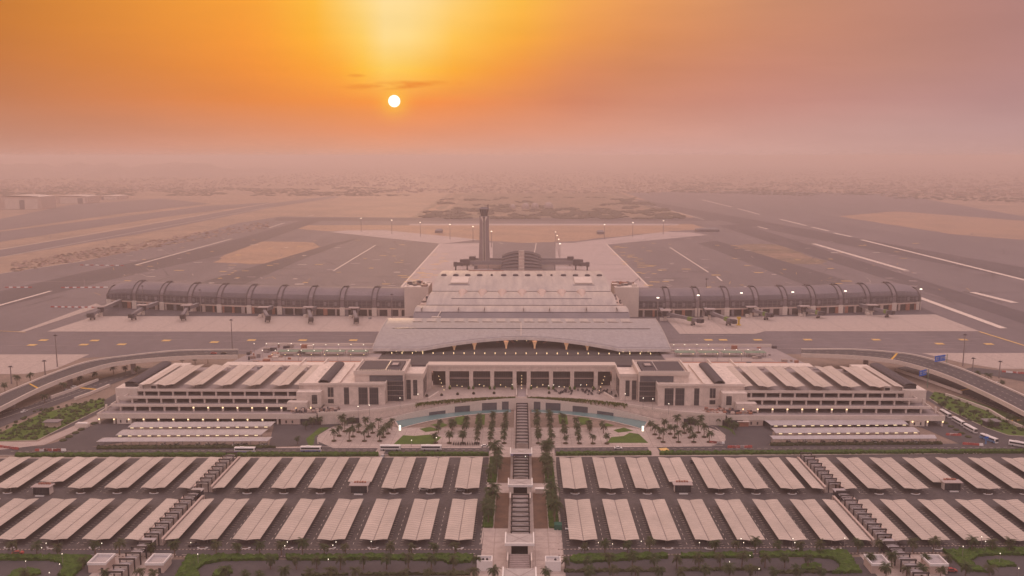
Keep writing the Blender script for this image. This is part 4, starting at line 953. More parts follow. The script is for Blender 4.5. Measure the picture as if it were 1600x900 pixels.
# entrance pavilions either side of the portico
for s, w in ((-1,'left'),(1,'right')):
    Pv = thing('entrance_pavilion', 'pale stone entrance pavilion with tall dark windows on the %s of the portico' % w, 'pavilion', (s*100, 575, 7), 0, 'entrance pavilions')
    def vb(b, name, parent=None): b.v = [(x-s*100, y-575, z-7) for x, y, z in b.v]; return b.build(name, parent or Pv)
    b = MB(); b.box(s*90.3, s*147, 575.2, 636, 7, 20.6, 'stone'); vb(b, 'front_block')
    b = MB(); b.box(s*89.9, s*147, 574.6, 575.197, 20.2, 21.8, 'wall'); b.box(s*89.7, s*90.3, 575.2, 612, 17, 21.8, 'wall'); b.box(s*120.2, s*121.2, 576, 632, 20.6, 22.0, 'wall'); vb(b, 'parapet')
    def win(x0, x1, y, z0, z1, m='curtain'):
        b = MB(); b.box(s*x0, s*x1, y-.12, y-.003, z0, z1, m); wn = vb(b, 'window')
    for x0, x1, z0, z1 in ((94.5,100.4,7.2,18.8),(101.6,107.6,7.2,18.8),(114,117.3,7.2,18.8),(124.2,126,12.3,18.8),(126.2,128,12.3,18.8),(124.2,128,8,10.8),(134.4,137.6,8,14.6)): win(x0, x1, 575.2, z0, z1)
    b = MB(); b.box(s*78.5, s*111.5, 583, 618, 7, 26.6, 'stone'); vb(b, 'tall_block')
    b = MB()
    b.box(s*78, s*112, 582.4, 582.997, 25.6, 28.3, 'wall'); b.box(s*78, s*78.8, 583.003, 618, 26.603, 28.3, 'wall'); b.box(s*111.2, s*112, 583.003, 618, 26.603, 28.3, 'wall'); b.box(s*78.81, s*111.19, 617.4, 618, 26.603, 28.0, 'wall'); vb(b, 'parapet')
    b = MB(); b.box(s*81, s*109.5, 587, 614, 26.603, 27.9, 'louvre')
    for k in range(19): b.box(s*(81.4+k*1.5), s*(82.1+k*1.5), 585.6, 587, 26.603, 28.0, 'roof_panel')
    b.box(s*91, s*91.5, 587, 614, 27.9, 28.15, 'roof_panel'); b.box(s*83.5, s*89.5, 597, 606, 27.903, 28.7, 'louvre'); b.box(s*84.5, s*88.5, 598, 604, 28.703, 28.9, 'concrete'); vb(b, 'louvred_roof')
    win(79.2, 101.5, 583, 21.0, 25.0, 'glass_grey'); win(78.9, 89.6, 583, 7.3, 20.9)
    b = MB()
    for z in (11.2, 14.6, 18, 21): b.box(s*78.9, s*89.6, 582.6, 582.87, z, z+.35, 'steel')
    vb(b, 'sunshade')
    b = MB(); b.box(s*66.5, s*78.3, 588.5, 618, 7, 24.2, 'stone'); vb(b, 'side_block')
    b = MB(); b.box(s*66.2, s*78.3, 588, 588.497, 23.2, 25.2, 'wall'); b.box(s*66.0, s*66.6, 588.5, 617, 22.2, 25.2, 'wall'); b.box(s*67, s*77, 612, 616, 24.203, 25.6, 'louvre'); vb(b, 'parapet')
    win(70.2, 73, 588.5, 9.8, 20.6); win(74.6, 77.6, 588.5, 7.2, 20.6)
    b = MB(); b.box(s*66.3, s*66.45, 592, 600, 8, 20, 'curtain'); b.box(s*66.3, s*66.45, 602, 612, 8, 20, 'curtain'); vb(b, 'window')
    # terrace stair and low wall
    b = MB(); b.add([(s*62, 588, 8.6), (s*63, 588, 8.6), (s*58, 604, 8.6), (s*57, 604, 8.6), (s*62, 588, 7), (s*63, 588, 7), (s*58, 604, 7), (s*57, 604, 7)], [(0,1,2,3),(4,5,1,0),(5,6,2,1),(7,4,0,3),(6,7,3,2)], 'wall'); vb(b, 'terrace_wall')
    # dark curved louvre roof behind the parapet
    b = MB(); n = 8
    b.grid([[(s*(128.0+3.6*math.sin(-math.pi/2+math.pi*i/n)*1.0+3.2), y, 21.6+1.9*math.cos(-math.pi/2+math.pi*i/n)) for i in range(n+1)] for y in (577, 595, 613, 631)], 'louvre', thick=.2); vb(b, 'vault_roof')
    b = MB(); b.box(s*127.9, s*134.4, 577.4, 630.6, 20.6, 21.7, 'dark_in'); vb(b, 'vault_base')

# ================================================================== GARAGES
def garage(s, w):
    G = thing('parking_garage', 'four-storey pale open parking garage on the %s of the terminal, roof shaded by canopies' % w, 'parking garage', (s*200, 560, 0), 0, 'parking garages')
    def vb(b, name, parent=None): b.v = [(x-s*200, y-560, z) for x, y, z in b.v]; return b.build(name, parent or G)
    Xo = 272 if s < 0 else 269
    lev = [(3.6, 7.0, 553.5, Xo, 131), (8.9, 10.6, 562.4, Xo-5, 139), (12.5, 14.2, 568.9, Xo-11, 146), (16.0, 17.8, 574.0, Xo-18, 141)]
    for k, (z0, z1, Y, xo, xi) in enumerate(lev):
        b = MB(); b.box(s*xi, s*xo, Y, Y+.5, z0, z1, 'wall'); b.box(s*(xo-.5), s*xo, Y+.503, Y+(14 if k else 30), z0, z1, 'wall'); vb(b, 'parapet_band')
        b = MB(); b.box(s*(xi+.3), s*(xo-.6), Y+.51, 640, z1-1.6, z1-1.2, 'deck_grey'); vb(b, 'floor_slab')
        if k < 3:
            n = 0; X = xo-1.6; Yn = lev[k+1][2]
            # columns stand under the band above, lamps on the lower two storeys
            while X > xi+4:
                b = MB(); b.box(s*X-.55, s*X+.55, Yn+.6, Yn+1.8, z1-1.2, lev[k+1][0]+1.0, 'wall'); vb(b, 'column')
                if k == 0: b = MB(); b.box(s*X-.35, s*X+.35, Yn+.1, Yn+.58, lev[k+1][0]-.9, lev[k+1][0]-.3, 'lamp_warm'); vb(b, 'lamp') if n > 5 else None
                X -= 9.55; n += 1
    X = Xo-1.3; n = 0
    while X > 142:
        b = MB(); b.box(s*X-.55, s*X+.55, 553.8, 555, 0, 3.65, 'wall'); vb(b, 'column')
        if n != 1 or True: b = MB(); b.box(s*X-.35, s*X+.35, 553.1, 553.48, 2.8, 3.4, 'lamp_warm'); vb(b, 'lamp') if (n < 12) else None
        X -= 9.55; n += 1
    b = MB(); b.box(s*(Xo-22), s*(Xo-12.5), 553.7, 560, 0, 3.59, 'wall'); b.box(s*(Xo-15.5), s*(Xo-14.6), 553.6, 553.69, .8, 2.6, 'dark_in'); b.box(s*(Xo-19.5), s*(Xo-18.6), 553.6, 553.69, .8, 2.6, 'dark_in'); vb(b, 'guard_room')
    b = MB(); b.box(s*141.5, s*154, 553.7, 560, 0, 3.59, 'wall_warm'); b.box(s*146, s*147, 553.6, 553.69, .8, 2.6, 'dark_in'); b.box(s*150, s*151, 553.6, 553.69, .8, 2.6, 'dark_in'); vb(b, 'guard_room')
    b = MB(); b.box(s*131, s*Xo, 590, 590.4, 0, 15.2, 'dark_in'); vb(b, 'dark_backing')  # added dark sheet standing in for the shade of the deep interior
    b = MB(); b.box(s*131, s*(Xo-4), 640, 640.5, 0, 16.3, 'wall_warm'); vb(b, 'rear_wall')
    b = MB(); b.box(s*(Xo-17.5), s*(Xo-3), 575, 640, 7, 17.9, 'wall'); b.box(s*(Xo-30), s*(Xo-17.6), 577.5, 640, 16.3, 19.9, 'wall'); vb(b, 'stair_block')
    b = MB(); b.box(s*(Xo-29), s*(Xo-26), 577.3, 577.49, 16.9, 18.9, 'dark_in'); vb(b, 'door')
    b = MB(); b.box(s*131.2, s*147, 568, 575.19, 6.9, 17.4, 'stone'); b.box(s*139, s*152, 562.5, 568, 6.9, 12, 'stone'); vb(b, 'end_block')
    b = MB(); b.box(s*133.5, s*137, 567.85, 567.99, 9.5, 15.5, 'curtain'); vb(b, 'window')
    # dark vaulted louvre roof over the outer ramp
    b = MB(); nn = 8
    b.grid([[(s*(Xo-12+4.2*math.sin(-math.pi/2+math.pi*i/nn)), y, 20.2+1.6*math.cos(-math.pi/2+math.pi*i/nn)) for i in range(nn+1)] for y in (578, 598, 618, 638)], 'louvre', thick=.2); vb(b, 'ramp_roof')
    b = MB(); b.box(s*(Xo-16), s*(Xo-8), 579, 637, 17.9, 20.2, 'dark_in'); vb(b, 'ramp_wall')
    # roof canopies
    roof = [(235.4-18.95*k, 2) for k in range(5)] if s < 0 else [(234.6-18.2*k, 2) for k in range(5)]
    roof += [(roof[0][0]+16, -1), (roof[-1][0]-16, 1)]
    for (X, kind) in roof:
        for q in (-1, 1):
            if kind == -1 and q*s > 0 and True: continue
            if kind == 1 and q*s < 0: continue
            b = MB(); rr = [[(s*X+q*6.2*t, 573.5+57*i/30, 20.1+1.0*math.sin(t*math.pi/2*1.12)+(.12 if i % 2 else 0)*math.sin(math.pi*t)) for t in (.015,.15,.3,.5,.7,.85,1.0)] for i in range(31)]
            b.grid(rr if q > 0 else [r[::-1] for r in rr], 'fabric', thick=.09); cp = vb(b, 'canopy_panel')
        b = MB()
        for i in range(6): y = 577+i*10; b.box(s*X-.2, s*X+.2, y-.2, y+.2, 16.2, 20.1, 'steel'); b.tube((s*X, y, 19.4), (s*X+5.6, y, 20.9), .12, .08, 'steel', 4); b.tube((s*X, y, 19.4), (s*X-5.6, y, 20.9), .12, .08, 'steel', 4)
        b.build('x') if False else vb(b, 'canopy_frame')
    for k in range(16):
        b = MB(); X = s*R.uniform(150, 245); Y = R.uniform(632, 638); ww = R.uniform(.8, 2.6); b.box(X-ww, X+ww, Y-1, Y+1, 16.2, 17.2+R.uniform(0, 2.2), R.choice(('wall','concrete','steel','roof_panel'))); vb(b, 'roof_plant')
    return G
garage(-1, 'left'); garage(1, 'right')

# rear block joining garages and the departure deck (walls with slanted ends)
for s, w in ((-1,'left'),(1,'right')):
    D = thing('departures_deck', 'raised departures forecourt deck with glass canopies and lamps on the %s of the hall' % w, 'raised forecourt', (s*170, 690, 0), 0, 'raised forecourt decks')
    def vb(b, name, parent=None): b.v = [(x-s*170, y-690, z) for x, y, z in b.v]; return b.build(name, parent or D)
    Xe = 222 if s < 0 else 216
    b = MB(); q = [(s*112, 640.6), (s*Xe, 640.6), (s*(Xe+2), 668), (s*(Xe-8), 733), (s*112, 733)]
    b.poly(q, 13.0, 'deck_grey', 13); vb(b, 'deck')
    b = MB(); b.box(s*112, s*(Xe), 640.2, 640.59, 10, 18.2, 'wall'); b.box(s*112, s*Xe, 640.6, 660, 13.003, 16.2, 'wall'); vb(b, 'front_block')
    b = MB(); b.box(s*112, s*(Xe-8), 732.2, 733.2, 13, 15.4, 'wall'); b.box(s*112, s*(Xe-30), 715, 715.8, 13, 14.4, 'wall'); vb(b, 'parapet')
    for k in range(4):
        b = MB(); x0 = 122+k*18.5; b.box(s*x0, s*(x0+16), 694, 702, 16.2, 16.5, 'green_glass')
        for xx in (x0+.5, x0+15.5):
            for yy in (694.5, 701.5): b.box(s*xx-.15, s*xx+.15, yy-.15, yy+.15, 13, 16.2, 'steel')
        vb(b, 'glass_canopy')
    b = MB(); b.box(s*113, s*(Xe-12), 672, 676, 13.003, 13.3, 'terracotta'); b.box(s*113, s*(Xe-20), 706, 711, 13.003, 13.2, 'paving'); b.box(s*113, s*(Xe-20), 680, 690, 13.003, 13.1, 'paving'); vb(b, 'kerb_strip')
    for k in range(30 if s < 0 else 14):
        b = MB(); X = s*R.uniform(Xe-50, Xe-4); Y = R.uniform(664, 728); ww = R.uniform(.5, 2.6); b.box(X-ww, X+ww, Y-ww*.6, Y+ww*.6, 13.0, 13.6+R.uniform(.2, 2.6), R.choice(('clutter','terracotta','wall','steel','louvre','paving'))); vb(b, 'site_material')
    b = MB(); b.box(s*(Xe-58), s*(Xe-57.2), 641, 668, 13.0, 17.6, 'wall'); b.box(s*(Xe-75), s*(Xe-74.2), 641, 668, 13.0, 17.6, 'wall'); vb(b, 'ramp_wall')

# ================================================================== FLYOVERS
def flyover(label, far, near, zs, group='approach ramps'):
    t = thing('flyover', label, 'flyover', (*at(*far[len(far)//2], zs[len(far)//2]), 0), 0, group)
    ox, oy = t.location.x, t.location.y
    A = [(*at(x, y, z), z) for (x, y), z in zip(far, zs)]; B = [(*at(x, y, z), z) for (x, y), z in zip(near, zs)]
    def fine(Q):
        out = []; n = len(Q)
        for i in range(n-1):
            p0, p1, p2, p3 = [Vector(Q[max(0, min(n-1, i+k))]) for k in (-1, 0, 1, 2)]
            for k in range(6):
                u = k/6; out.append(tuple(.5*((2*p1)+(p2-p0)*u+(2*p0-5*p1+4*p2-p3)*u*u+(3*p1-p0-3*p2+p3)*u**3)))
        out.append(Q[-1]); return out
    A = fine(A); B = fine(B); sub = lambda Q, dz=0, k=0: [(x-ox, y-oy, z+dz) for x, y, z in Q]
    flip = A[0][0] < A[-1][0]
    def G(b, r, m): b.grid(r, m); return b
    b = MB(); G(b, [sub(B), sub(A)] if flip else [sub(B)[::-1], sub(A)[::-1]], 'road'); b.build('roadway', t)
    for Q, nm, o in ((A, 'rear', 1), (B, 'front', -1)):
        Q2 = []
        for i, p in enumerate(Q):
            a = Vector(Q[max(0, i-1)][:2]); c = Vector(Q[min(len(Q)-1, i+1)][:2]); d = (c-a).normalized(); nrm = Vector((-d.y, d.x))
            if (nrm.dot(Vector(A[i][:2])-Vector(B[i][:2])) < 0): nrm = -nrm
            Q2.append((p[0]+nrm.x*o*.9, p[1]+nrm.y*o*.9, p[2]))
        b = MB(); rws = [sub(Q, -.01), sub(Q, 1.1), sub(Q2, 1.15), sub(Q2, -1.9)]
        b.grid(rws, 'wall'); b.build('parapet', t)
    b = MB(); G(b, [sub(A, -1.9), sub(B, -1.9)], 'concrete'); b.build('girder', t)
    for i in range(8, len(A)-4, 11):
        b = MB(); m = (Vector(A[i])+Vector(B[i]))/2
        if m.z < 3: continue
        b.box(m.x-ox-1.6, m.x-ox+1.6, m.y-oy-1.1, m.y-oy+1.1, -.2, m.z-1.9, 'concrete'); b.build('pier', t)
    mk_ = MB()
    for i in range(0, len(A)-1):
        for f in (.33, .66):
            p = Vector(A[i])*f+Vector(B[i])*(1-f); q = Vector(A[i+1])*f+Vector(B[i+1])*(1-f); mk_.obox(((p.x*.6+q.x*.4)-ox, (p.y*.6+q.y*.4)-oy), q-p, 2.5, .2, p.z+.01, p.z+.05, 'paint_white')
    j = int(len(A)*(.28 if not flip else .28)); p = A[j]; q = B[j]; d = Vector(A[j+1])-Vector(A[j]); dd = d.normalized()*1.6
    mk_.add([(p[0]-ox, p[1]-oy, p[2]+.06), (p[0]-ox+dd.x, p[1]-oy+dd.y, p[2]+.06), (q[0]-ox+dd.x, q[1]-oy+dd.y, q[2]+.06), (q[0]-ox, q[1]-oy, q[2]+.06)], [(0,1,2,3)] , 'paint_orange')
    mk_.build('lane_marking', t)
    return t
flyover('long curved concrete ramp sweeping up from the left edge to the terminal forecourt', [(-60,647),(0,619),(45,600),(90,582),(140,566),(200,557),(280,549),(372,547.5)], [(-60,668),(0,638),(60,608),(110,588),(165,571),(215,563.5),(290,558),(372,556.5)], [5.5,7,8,9,10.5,12,13,13.1])
flyover('long curved concrete ramp sweeping down from the forecourt to the right edge', [(1252,547),(1330,547),(1400,552),(1440,558.5),(1500,577),(1560,602),(1600,620),(1660,650)], [(1252,554),(1330,557),(1390,563),(1430,572),(1480,588),(1545,617),(1600,645),(1660,676)], [13.1,13,12,11,10,8.5,7.5,6])

for nm_, pts in (('white parapet of the left lower road beneath the ramp', [(80,620),(112,609),(135,599.5),(153,593)]), ('white parapet on the garage side of the left lower road', [(117,622.5),(140,614.5),(171,601.5)]), ('white parapet of the right lower road nearest the ramp', [(1400,577),(1450,594),(1503,613)]), ('pale retaining edge of the right lower road among the palms', [(1478,616),(1510,627),(1545,640),(1570,655),(1600,668)])):
    q = [at(x, y, 1.2) for x, y in pts]; b = MB()
    for a, c in zip(q, q[1:]): b.obox(((a[0]+c[0])/2, (a[1]+c[1])/2), (c[0]-a[0], c[1]-a[1]), math.hypot(c[0]-a[0], c[1]-a[1])+.3, 1.0, 0, 2.0, 'wall')
    b.build('road_parapet', label=nm_, category='parapet wall')

# ================================================================== PIERS
def pier(s, label, Xa, Xe, bays):
    t = thing('pier_building', label, 'airport pier', (s*(Xa+Xe)/2, 960, 0), 0, 'airport piers')
    ox, oy = s*(Xa+Xe)/2, 960
    def base(X): a = max(0, (X-Xa)/349); return 946 + 57*a**1.89
    def vb(b, name, parent=None, **k): b.v = [(x-ox, y-oy, z) for x, y, z in b.v]; return b.build(name, parent or t, **k)
    NSEG = 60
    def xs(n=NSEG): return [Xa+(Xe-Xa)*i/n for i in range(n+1)]
    def tap(X):  # the roof rounds down towards the outer end
        e = (Xe-X)/38
        return 1 if e > 1 else .62+.38*math.sqrt(max(0, 1-(1-e)**2))
    prof = [(0, 8.6), (-.4, 12), (-.3, 16.0), (1.0, 19.2), (4, 21.6), (8, 24.3), (13, 26.3), (18.5, 27.4), (24, 27.8), (31, 26.8), (37, 23.5), (41, 18), (42, 9)]
    def pt(X, k, lift=0):
        dy, z = prof[k]; f = tap(X); return (s*X, base(X)+dy*(1 if k < 3 else f)+(0 if k<3 else (1-f)*8)-lift*.7, 8.6+(z-8.6)*f+lift)
    def orient(r): return r if s > 0 else [q[::-1] for q in r]
    b = MB(); b.grid(orient([[pt(X, k) for X in xs()] for k in range(4, len(prof))]), 'pier_roof'); vb(b, 'vault_roof', smooth=True)
    b = MB(); b.grid(orient([[pt(X, k) for X in xs()] for k in range(2, 5)]), 'pier_low'); vb(b, 'lower_roof', smooth=True)
    b = MB(); b.grid(orient([[pt(X, k) for X in xs()] for k in range(0, 3)]), 'pier_glass'); vb(b, 'glazing_band')
    b = MB(); b.grid(orient([[pt(X, 2, .3) for X in xs()], [(p[0], p[1]-.5, p[2]+.9) for p in [pt(X, 2, .3) for X in xs()]]]), 'metal_grey'); vb(b, 'gutter')
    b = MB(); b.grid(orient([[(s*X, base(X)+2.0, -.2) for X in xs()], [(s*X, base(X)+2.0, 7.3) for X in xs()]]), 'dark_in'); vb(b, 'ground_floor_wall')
    b = MB(); b.grid(orient([[(s*X, base(X)-.3, 7.0) for X in xs()], [(s*X, base(X)-.3, 8.6) for X in xs()], [(s*X, base(X)+2, 8.65) for X in xs()]]), 'wall_warm'); vb(b, 'fascia')
    # end wall
    e = [pt(Xe, k) for k in range(len(prof))]; b = MB(); b.add([(e[0][0], e[0][1], 0)]+e+[(e[-1][0], e[-1][1], 0)], [tuple(range(len(e)+2))], 'pier_glass'); vb(b, 'end_wall')
    pitch = (Xe-Xa)/bays
    for k in range(bays):
        Xc = Xa+pitch*(k+.96) if k < bays-1 else Xe-.6
        for dx in ((-2.8, 2.8) if k < bays-1 else (0,)):
            X = Xc+dx
            if X > Xe-.3: X = Xe-.3
            b = MB(); r = []
            for q in range(0, len(prof)):
                r.append([pt(X-.5, q, .12), pt(X-.5, q, .7), pt(X+.5, q, .7), pt(X+.5, q, .12)])
            b.grid(r, 'pier_rib'); vb(b, 'roof_rib')
        if k < bays-1:
            b = MB(); b.grid([[pt(Xc-2.0, q, .22), pt(Xc+2.0, q, .22)] if s > 0 else [pt(Xc+2.0, q, .22), pt(Xc-2.0, q, .22)] for q in range(0, len(prof)-1)], 'pier_band'); vb(b, 'rib_infill')
        X = min(Xc, Xe-3)
        b = MB(); b.box(s*(X-2.6), s*(X+2.6), base(X)-1.3, base(X)+1.5, 0, 9.0, 'wall'); vb(b, 'stair_pier')
        if k < bays-1:
            b = MB(); p = pt(X, 8); b.box(s*(X-2.2), s*(X+2.2), p[1]-3, p[1]+4, p[2]+.1, p[2]+1.3, 'pier_rib'); vb(b, 'roof_plant')
    for k in range(bays*3):
        X = Xa+(Xe-Xa)*(k+.5)/(bays*3); b = MB()
        if R.random() < .75: b.box(s*(X-1.3), s*(X+1.3), base(X)-.9, base(X)-.35, 10.8, 14.8, 'metal_grey'); vb(b, 'facade_panel')
        b = MB(); m = R.choice(('wall_warm','terracotta','metal_grey','concrete','terracotta')); wd = R.uniform(.6, 2.2); b.box(s*(X-wd), s*(X+wd), base(X)-.2, base(X)+1.99, 0, 7.4, m); vb(b, 'ground_floor_panel')
    for k in range(bays*4):
        X = Xa+(Xe-Xa)*(k+.5)/(bays*4); b = MB(); a1 = pt(X, 3, .1); a2 = pt(X, 4, .1); b.tube(a1, a2, .13, .13, 'pier_rib', 4); vb(b, 'roof_seam') if k < 40 else None
    return base
base_l = pier(-1, 'long dark grey vaulted pier with paired ribs, left of the terminal', 124.5, 472, 10)
base_r = pier(1, 'long dark grey vaulted pier with paired ribs, right of the terminal', 125.5, 447, 10)

# jet bridges
def bridge(label, roof_px, pier_px, cab_px, col_, zf=6.0):
    X0, Y0 = at(*pier_px, 9.5); X1, Y1 = at(*roof_px, 11.5); X2, Y2 = at(*cab_px, 4.5)
    s = -1 if X1 < 0 else 1; bf = (base_l if s < 0 else base_r)(abs(X0)); Y0 = bf
    t = thing('jet_bridge', label, 'jet bridge', (X1, Y1, 0), 0, 'jet bridges along the piers')
    def vb(b, name): b.v = [(x-X1, y-Y1, z) for x, y, z in b.v]; return b.build(name, t)
    d = Vector((X1-X0, Y1-Y0)); b = MB(); b.obox(((X0+X1)/2, (Y0+Y1)/2), d, d.length, 3.4, zf, zf+3.4, 'metal_grey'); b.obox(((X0+X1)/2, (Y0+Y1)/2), d, d.length, 3.7, zf+3.403, zf+3.7, 'roof_panel'); vb(b, 'fixed_walkway')
    b = MB(); b.lathe((X1, Y1, zf-1), [(3.2,0),(3.2,5)], 'glass_dark', 12); b.box(X1-5.5, X1+5.5, Y1-4.5, Y1+3.5, zf+4.6, zf+5.4, 'concrete'); b.box(X1-1.2, X1+1.2, Y1-1.2, Y1+1.2, -.1, zf-1, 'wall'); b.box(X1-5.6, X1-2, Y1-2, Y1+3, 0, 2.6, 'wall'); vb(b, 'rotunda')
    d = Vector((X2-X1, Y2-Y1)); b = MB(); L_ = d.length
    u = d.normalized(); n = Vector((-u.y, u.x))*1.5
    z0, z1 = zf, 4.2
    vs = []
    for f, zz3 in ((.04, z0), (.97, z1)):
        p = Vector((X1, Y1))+d*f
        for sg, h in ((-1, 0), (1, 0), (1, 3.0), (-1, 3.0)): vs.append((p.x+n.x*sg, p.y+n.y*sg, zz3+h))
    b.add(vs, [(0,1,2,3),(7,6,5,4),(0,4,5,1),(1,5,6,2),(2,6,7,3),(3,7,4,0)], 'metal_grey')
    p = Vector((X1, Y1))+d*.72; b.obox((p.x, p.y), u, L_*.12, 3.2, 3.9, 7.9, col_); vb(b, 'telescopic_tunnel')
    b = MB(); p = Vector((X1, Y1))+d*.80; b.obox((p.x, p.y), n, 5, 1.0, 1.2, 4.2, 'steel')
    for sg in (-1, 1): q = p+n*sg*1.4; b.obox((q.x, q.y), u, 2.0, .8, -.1, 1.7, 'tyre')
    vb(b, 'wheel_bogie')
    b = MB(); b.obox((X2, Y2), u, 5.5, 4.8, 3.6, 7.6, 'louvre'); b.obox((X2+u.x*3, Y2+u.y*3), u, 1.2, 3.6, 4, 7.2, 'dark_in'); vb(b, 'cab')
BR = [((157,478),(186,468.5),(141,494)),((223,475.5),(247,471),(205,495)),((292,476),(311,473),(285,496)),((412,479),(429,475),(419,498)),((482,479),(497,476),(486,500)),((553,480),(563,477),(557,501)),
      ((1040,484),(1029,478),(1094,503)),((1109,482),(1095,476),(1146,504)),((1174,478.5),(1162,474),(1203,494)),((1257,477.5),(1238,473),(1284,491)),((1362,475.5),(1336,471),(1392,490))]
for i, (a, b_, c) in enumerate(BR):
    left = i < 6; k = 6-i if left else i-5
    bridge('%s passenger boarding bridge from the terminal along the %s pier%s' % (ordw(k), 'left' if left else 'right', '' if left else ', with green panels'), a, b_, c, 'metal_grey' if left else 'green_paint')
X, Y = at(1028, 491); b = MB(); b.box(X-3, X+3, Y, Y+4, 0, 11, 'green_paint'); b.box(X-3.2, X+3.2, Y-.2, Y+4.2, -.1, 2.5, 'wall'); b.build('lift_tower', label='bright green service lift box beside the first right boarding bridge', category='service tower')
X, Y = at(1154, 508); b = MB(); b.box(X-2, X+2, Y-2, Y+2, 0, .6, 'yellow_paint'); b.box(X-.9, X+.9, Y-.6, Y+.6, .6, 6.5, 'yellow_paint'); b.box(X-1.8, X+1.8, Y-1, Y+1, 6.5, 8.4, 'yellow_paint'); b.build('docking_post', label='yellow guidance post standing on the concrete by the right pier', category='guidance post')

# ================================================================== NORTH PIER AND TOWER
NP = thing('north_pier', 'distant pier with two stepped dark louvred vaults and a pale spine between them', 'airport pier', (0, 1300, 0))
for s in (-1, 1):
    for k in range(6):      # overlapping louvred shells, each a step higher than the one before it
        b = MB(); y0 = 1322+k*12.5; top = 3.5+3.7*k; n = 12
        rr = [[(s*(4.5+26*i/n), yy-1300, top*(.30+.70*math.sin(math.pi*min(1, .32+.68*(1-i/n))*.5)**.8)+dz) for i in range(n+1)] for yy, dz in ((y0, 0), (y0+13.5, 1.2))]
        b.grid(rr if s > 0 else [r[::-1] for r in rr], 'louvre', thick=.5)
        b.grid([[(p[0], p[1]-.15, p[2]-.8) for p in rr[0]], [(p[0], p[1]-.15, p[2]+.7) for p in rr[0]]], 'deck_grey')
        b.grid([[(p[0], p[1]+.4, -.1) for p in rr[0]], [(p[0], p[1]+.4, p[2]) for p in rr[0]]], 'pier_rib'); b.build('louvred_vault', NP)
for k in range(6):
    b = MB(); y0 = 22+k*12.5; z = 5.5+3.7*k; b.box(-4.3, 4.3, y0, y0+2.5, 0, z+.8, 'wall')
    b.tube((-3.8, y0-.3, z-3), (3.8, y0-.3, z+.5), .45, .45, 'wall', 4); b.tube((3.8, y0-.3, z-3), (-3.8, y0-.3, z+.5), .45, .45, 'wall', 4); b.box(-4.2, 4.2, y0+2.51, y0+12.4, 0, z-.8, 'terracotta'); b.build('spine_bay', NP)
for s in (-1, 1):
    for k, (yy, z0, ln) in enumerate(((1400, 8, 42), (1345, 10, 48))):
        t = thing('remote_jet_bridge', '%s boarding bridge on the %s side of the distant north pier' % (('upper, shorter', 'lower, longer')[k], ('left', 'right')[s > 0]), 'jet bridge', (s*30, yy, 0), 0, 'boarding bridges of the north pier')
        b = MB(); b.box(0, s*ln, -2.2, 2.2, z0-2, z0+3.5, 'metal_grey'); b.box(s*20, s*20.8, -1, 1, -.1, z0-2, 'metal_grey'); b.build('tunnel', t)
        b = MB(); b.box(s*ln, s*(ln+10), -6, 5, z0-3, z0+6, 'louvre'); b.box(s*(ln+3), s*(ln+5), -1, 1, -.1, z0-3, 'louvre'); b.build('rotunda', t)
        b = MB(); b.box(s*(ln+10), s*(ln+22), -12+k*3, -8+k*3, z0-3, z0+2, 'louvre'); b.box(s*(ln+19), s*(ln+24), -13+k*3, -6.5+k*3, z0-4, z0+2.5, 'louvre'); b.box(s*(ln+20), s*(ln+22), -10+k*3, -8+k*3, -.1, z0-4, 'tyre'); b.build('telescopic_arm', t)
TW = thing('control_tower', 'tall slender control tower with two pale fins, dark central slot and flared glass cab', 'control tower', (-57, 1368, 0))
for s in (-1, 1):
    b = MB(); r = []
    for k in range(9):
        z = k/8*78; w0 = 9.0-1.8*min(1, z/55); r.append([(s*.8, -6+.3*k*.3, z), (s*1.9, -7.4, z), (s*w0*.93, -3.5, z), (s*w0, 1.5, z), (s*w0*.8, 6.5, z), (s*.8, 7, z)])
    b.grid(r if s > 0 else [q[::-1] for q in r], 'tower_stone', closed=True); b.add([(p[0], p[1], p[2]) for p in r[-1]], [tuple(range(6))], 'tower_stone'); b.build('fin', TW)
    b = MB(); b.add([(s*.9, -7.6, 0), (s*1.9, -7.7, 0), (s*1.9, -7.7, 72), (s*5.8, -5.6, 79.5), (s*2.2, -7.5, 79.5), (s*.9, -7.6, 76)], [(0,1,2,3,4,5)] if s > 0 else [(5,4,3,2,1,0)], 'wall'); b.build('fin_trim', TW)
b = MB(); b.box(-.78, .78, -5.5, 5.5, 0, 79, 'dark_in'); b.build('core_slot', TW)
b = MB(); b.lathe((0, 0, 78.1), [(0,0),(6.8,0),(7.6,1.0),(7.6,1.8),(5.2,2.0)], 'metal_grey', 16); b.build('gallery', TW)
b = MB(); b.lathe((0, 0, 80), [(5.2,0),(5.8,3.5),(6.6,7),(7.6,10.2)], 'curtain', 16); cg = b.build('cab_glass', TW)
b = MB(); b.lathe((0, 0, 90.1), [(7.9,0),(8.1,1.2),(6.8,2.0),(5.4,2.1),(5.0,3.4),(0,3.6)], 'metal_grey', 16)
for k in range(9): a = k*.7; b.tube((5*math.cos(a), 5*math.sin(a), 92), (5*math.cos(a), 5*math.sin(a), 95+R.uniform(-.5,1.2)), .16, .1, 'steel', 4)
b.tube((6, 0, 92), (6, 0, 97.5), .8, .8, 'louvre', 6); b.build('cab_roof', TW)
for k in range(12):
    a = k*math.pi/6; b = MB(); b.tube((5.3*math.cos(a), 5.3*math.sin(a), 80), (7.7*math.cos(a), 7.7*math.sin(a), 90.1), .22, .22, 'concrete', 4); b.build('mullion', cg)
b = MB(); b.box(-14, 30, -9, 16, 0, 8, 'wall_warm'); b.box(-15, -10, -12, 14, 0, 5, 'metal_grey'); b.build('base_building', TW)

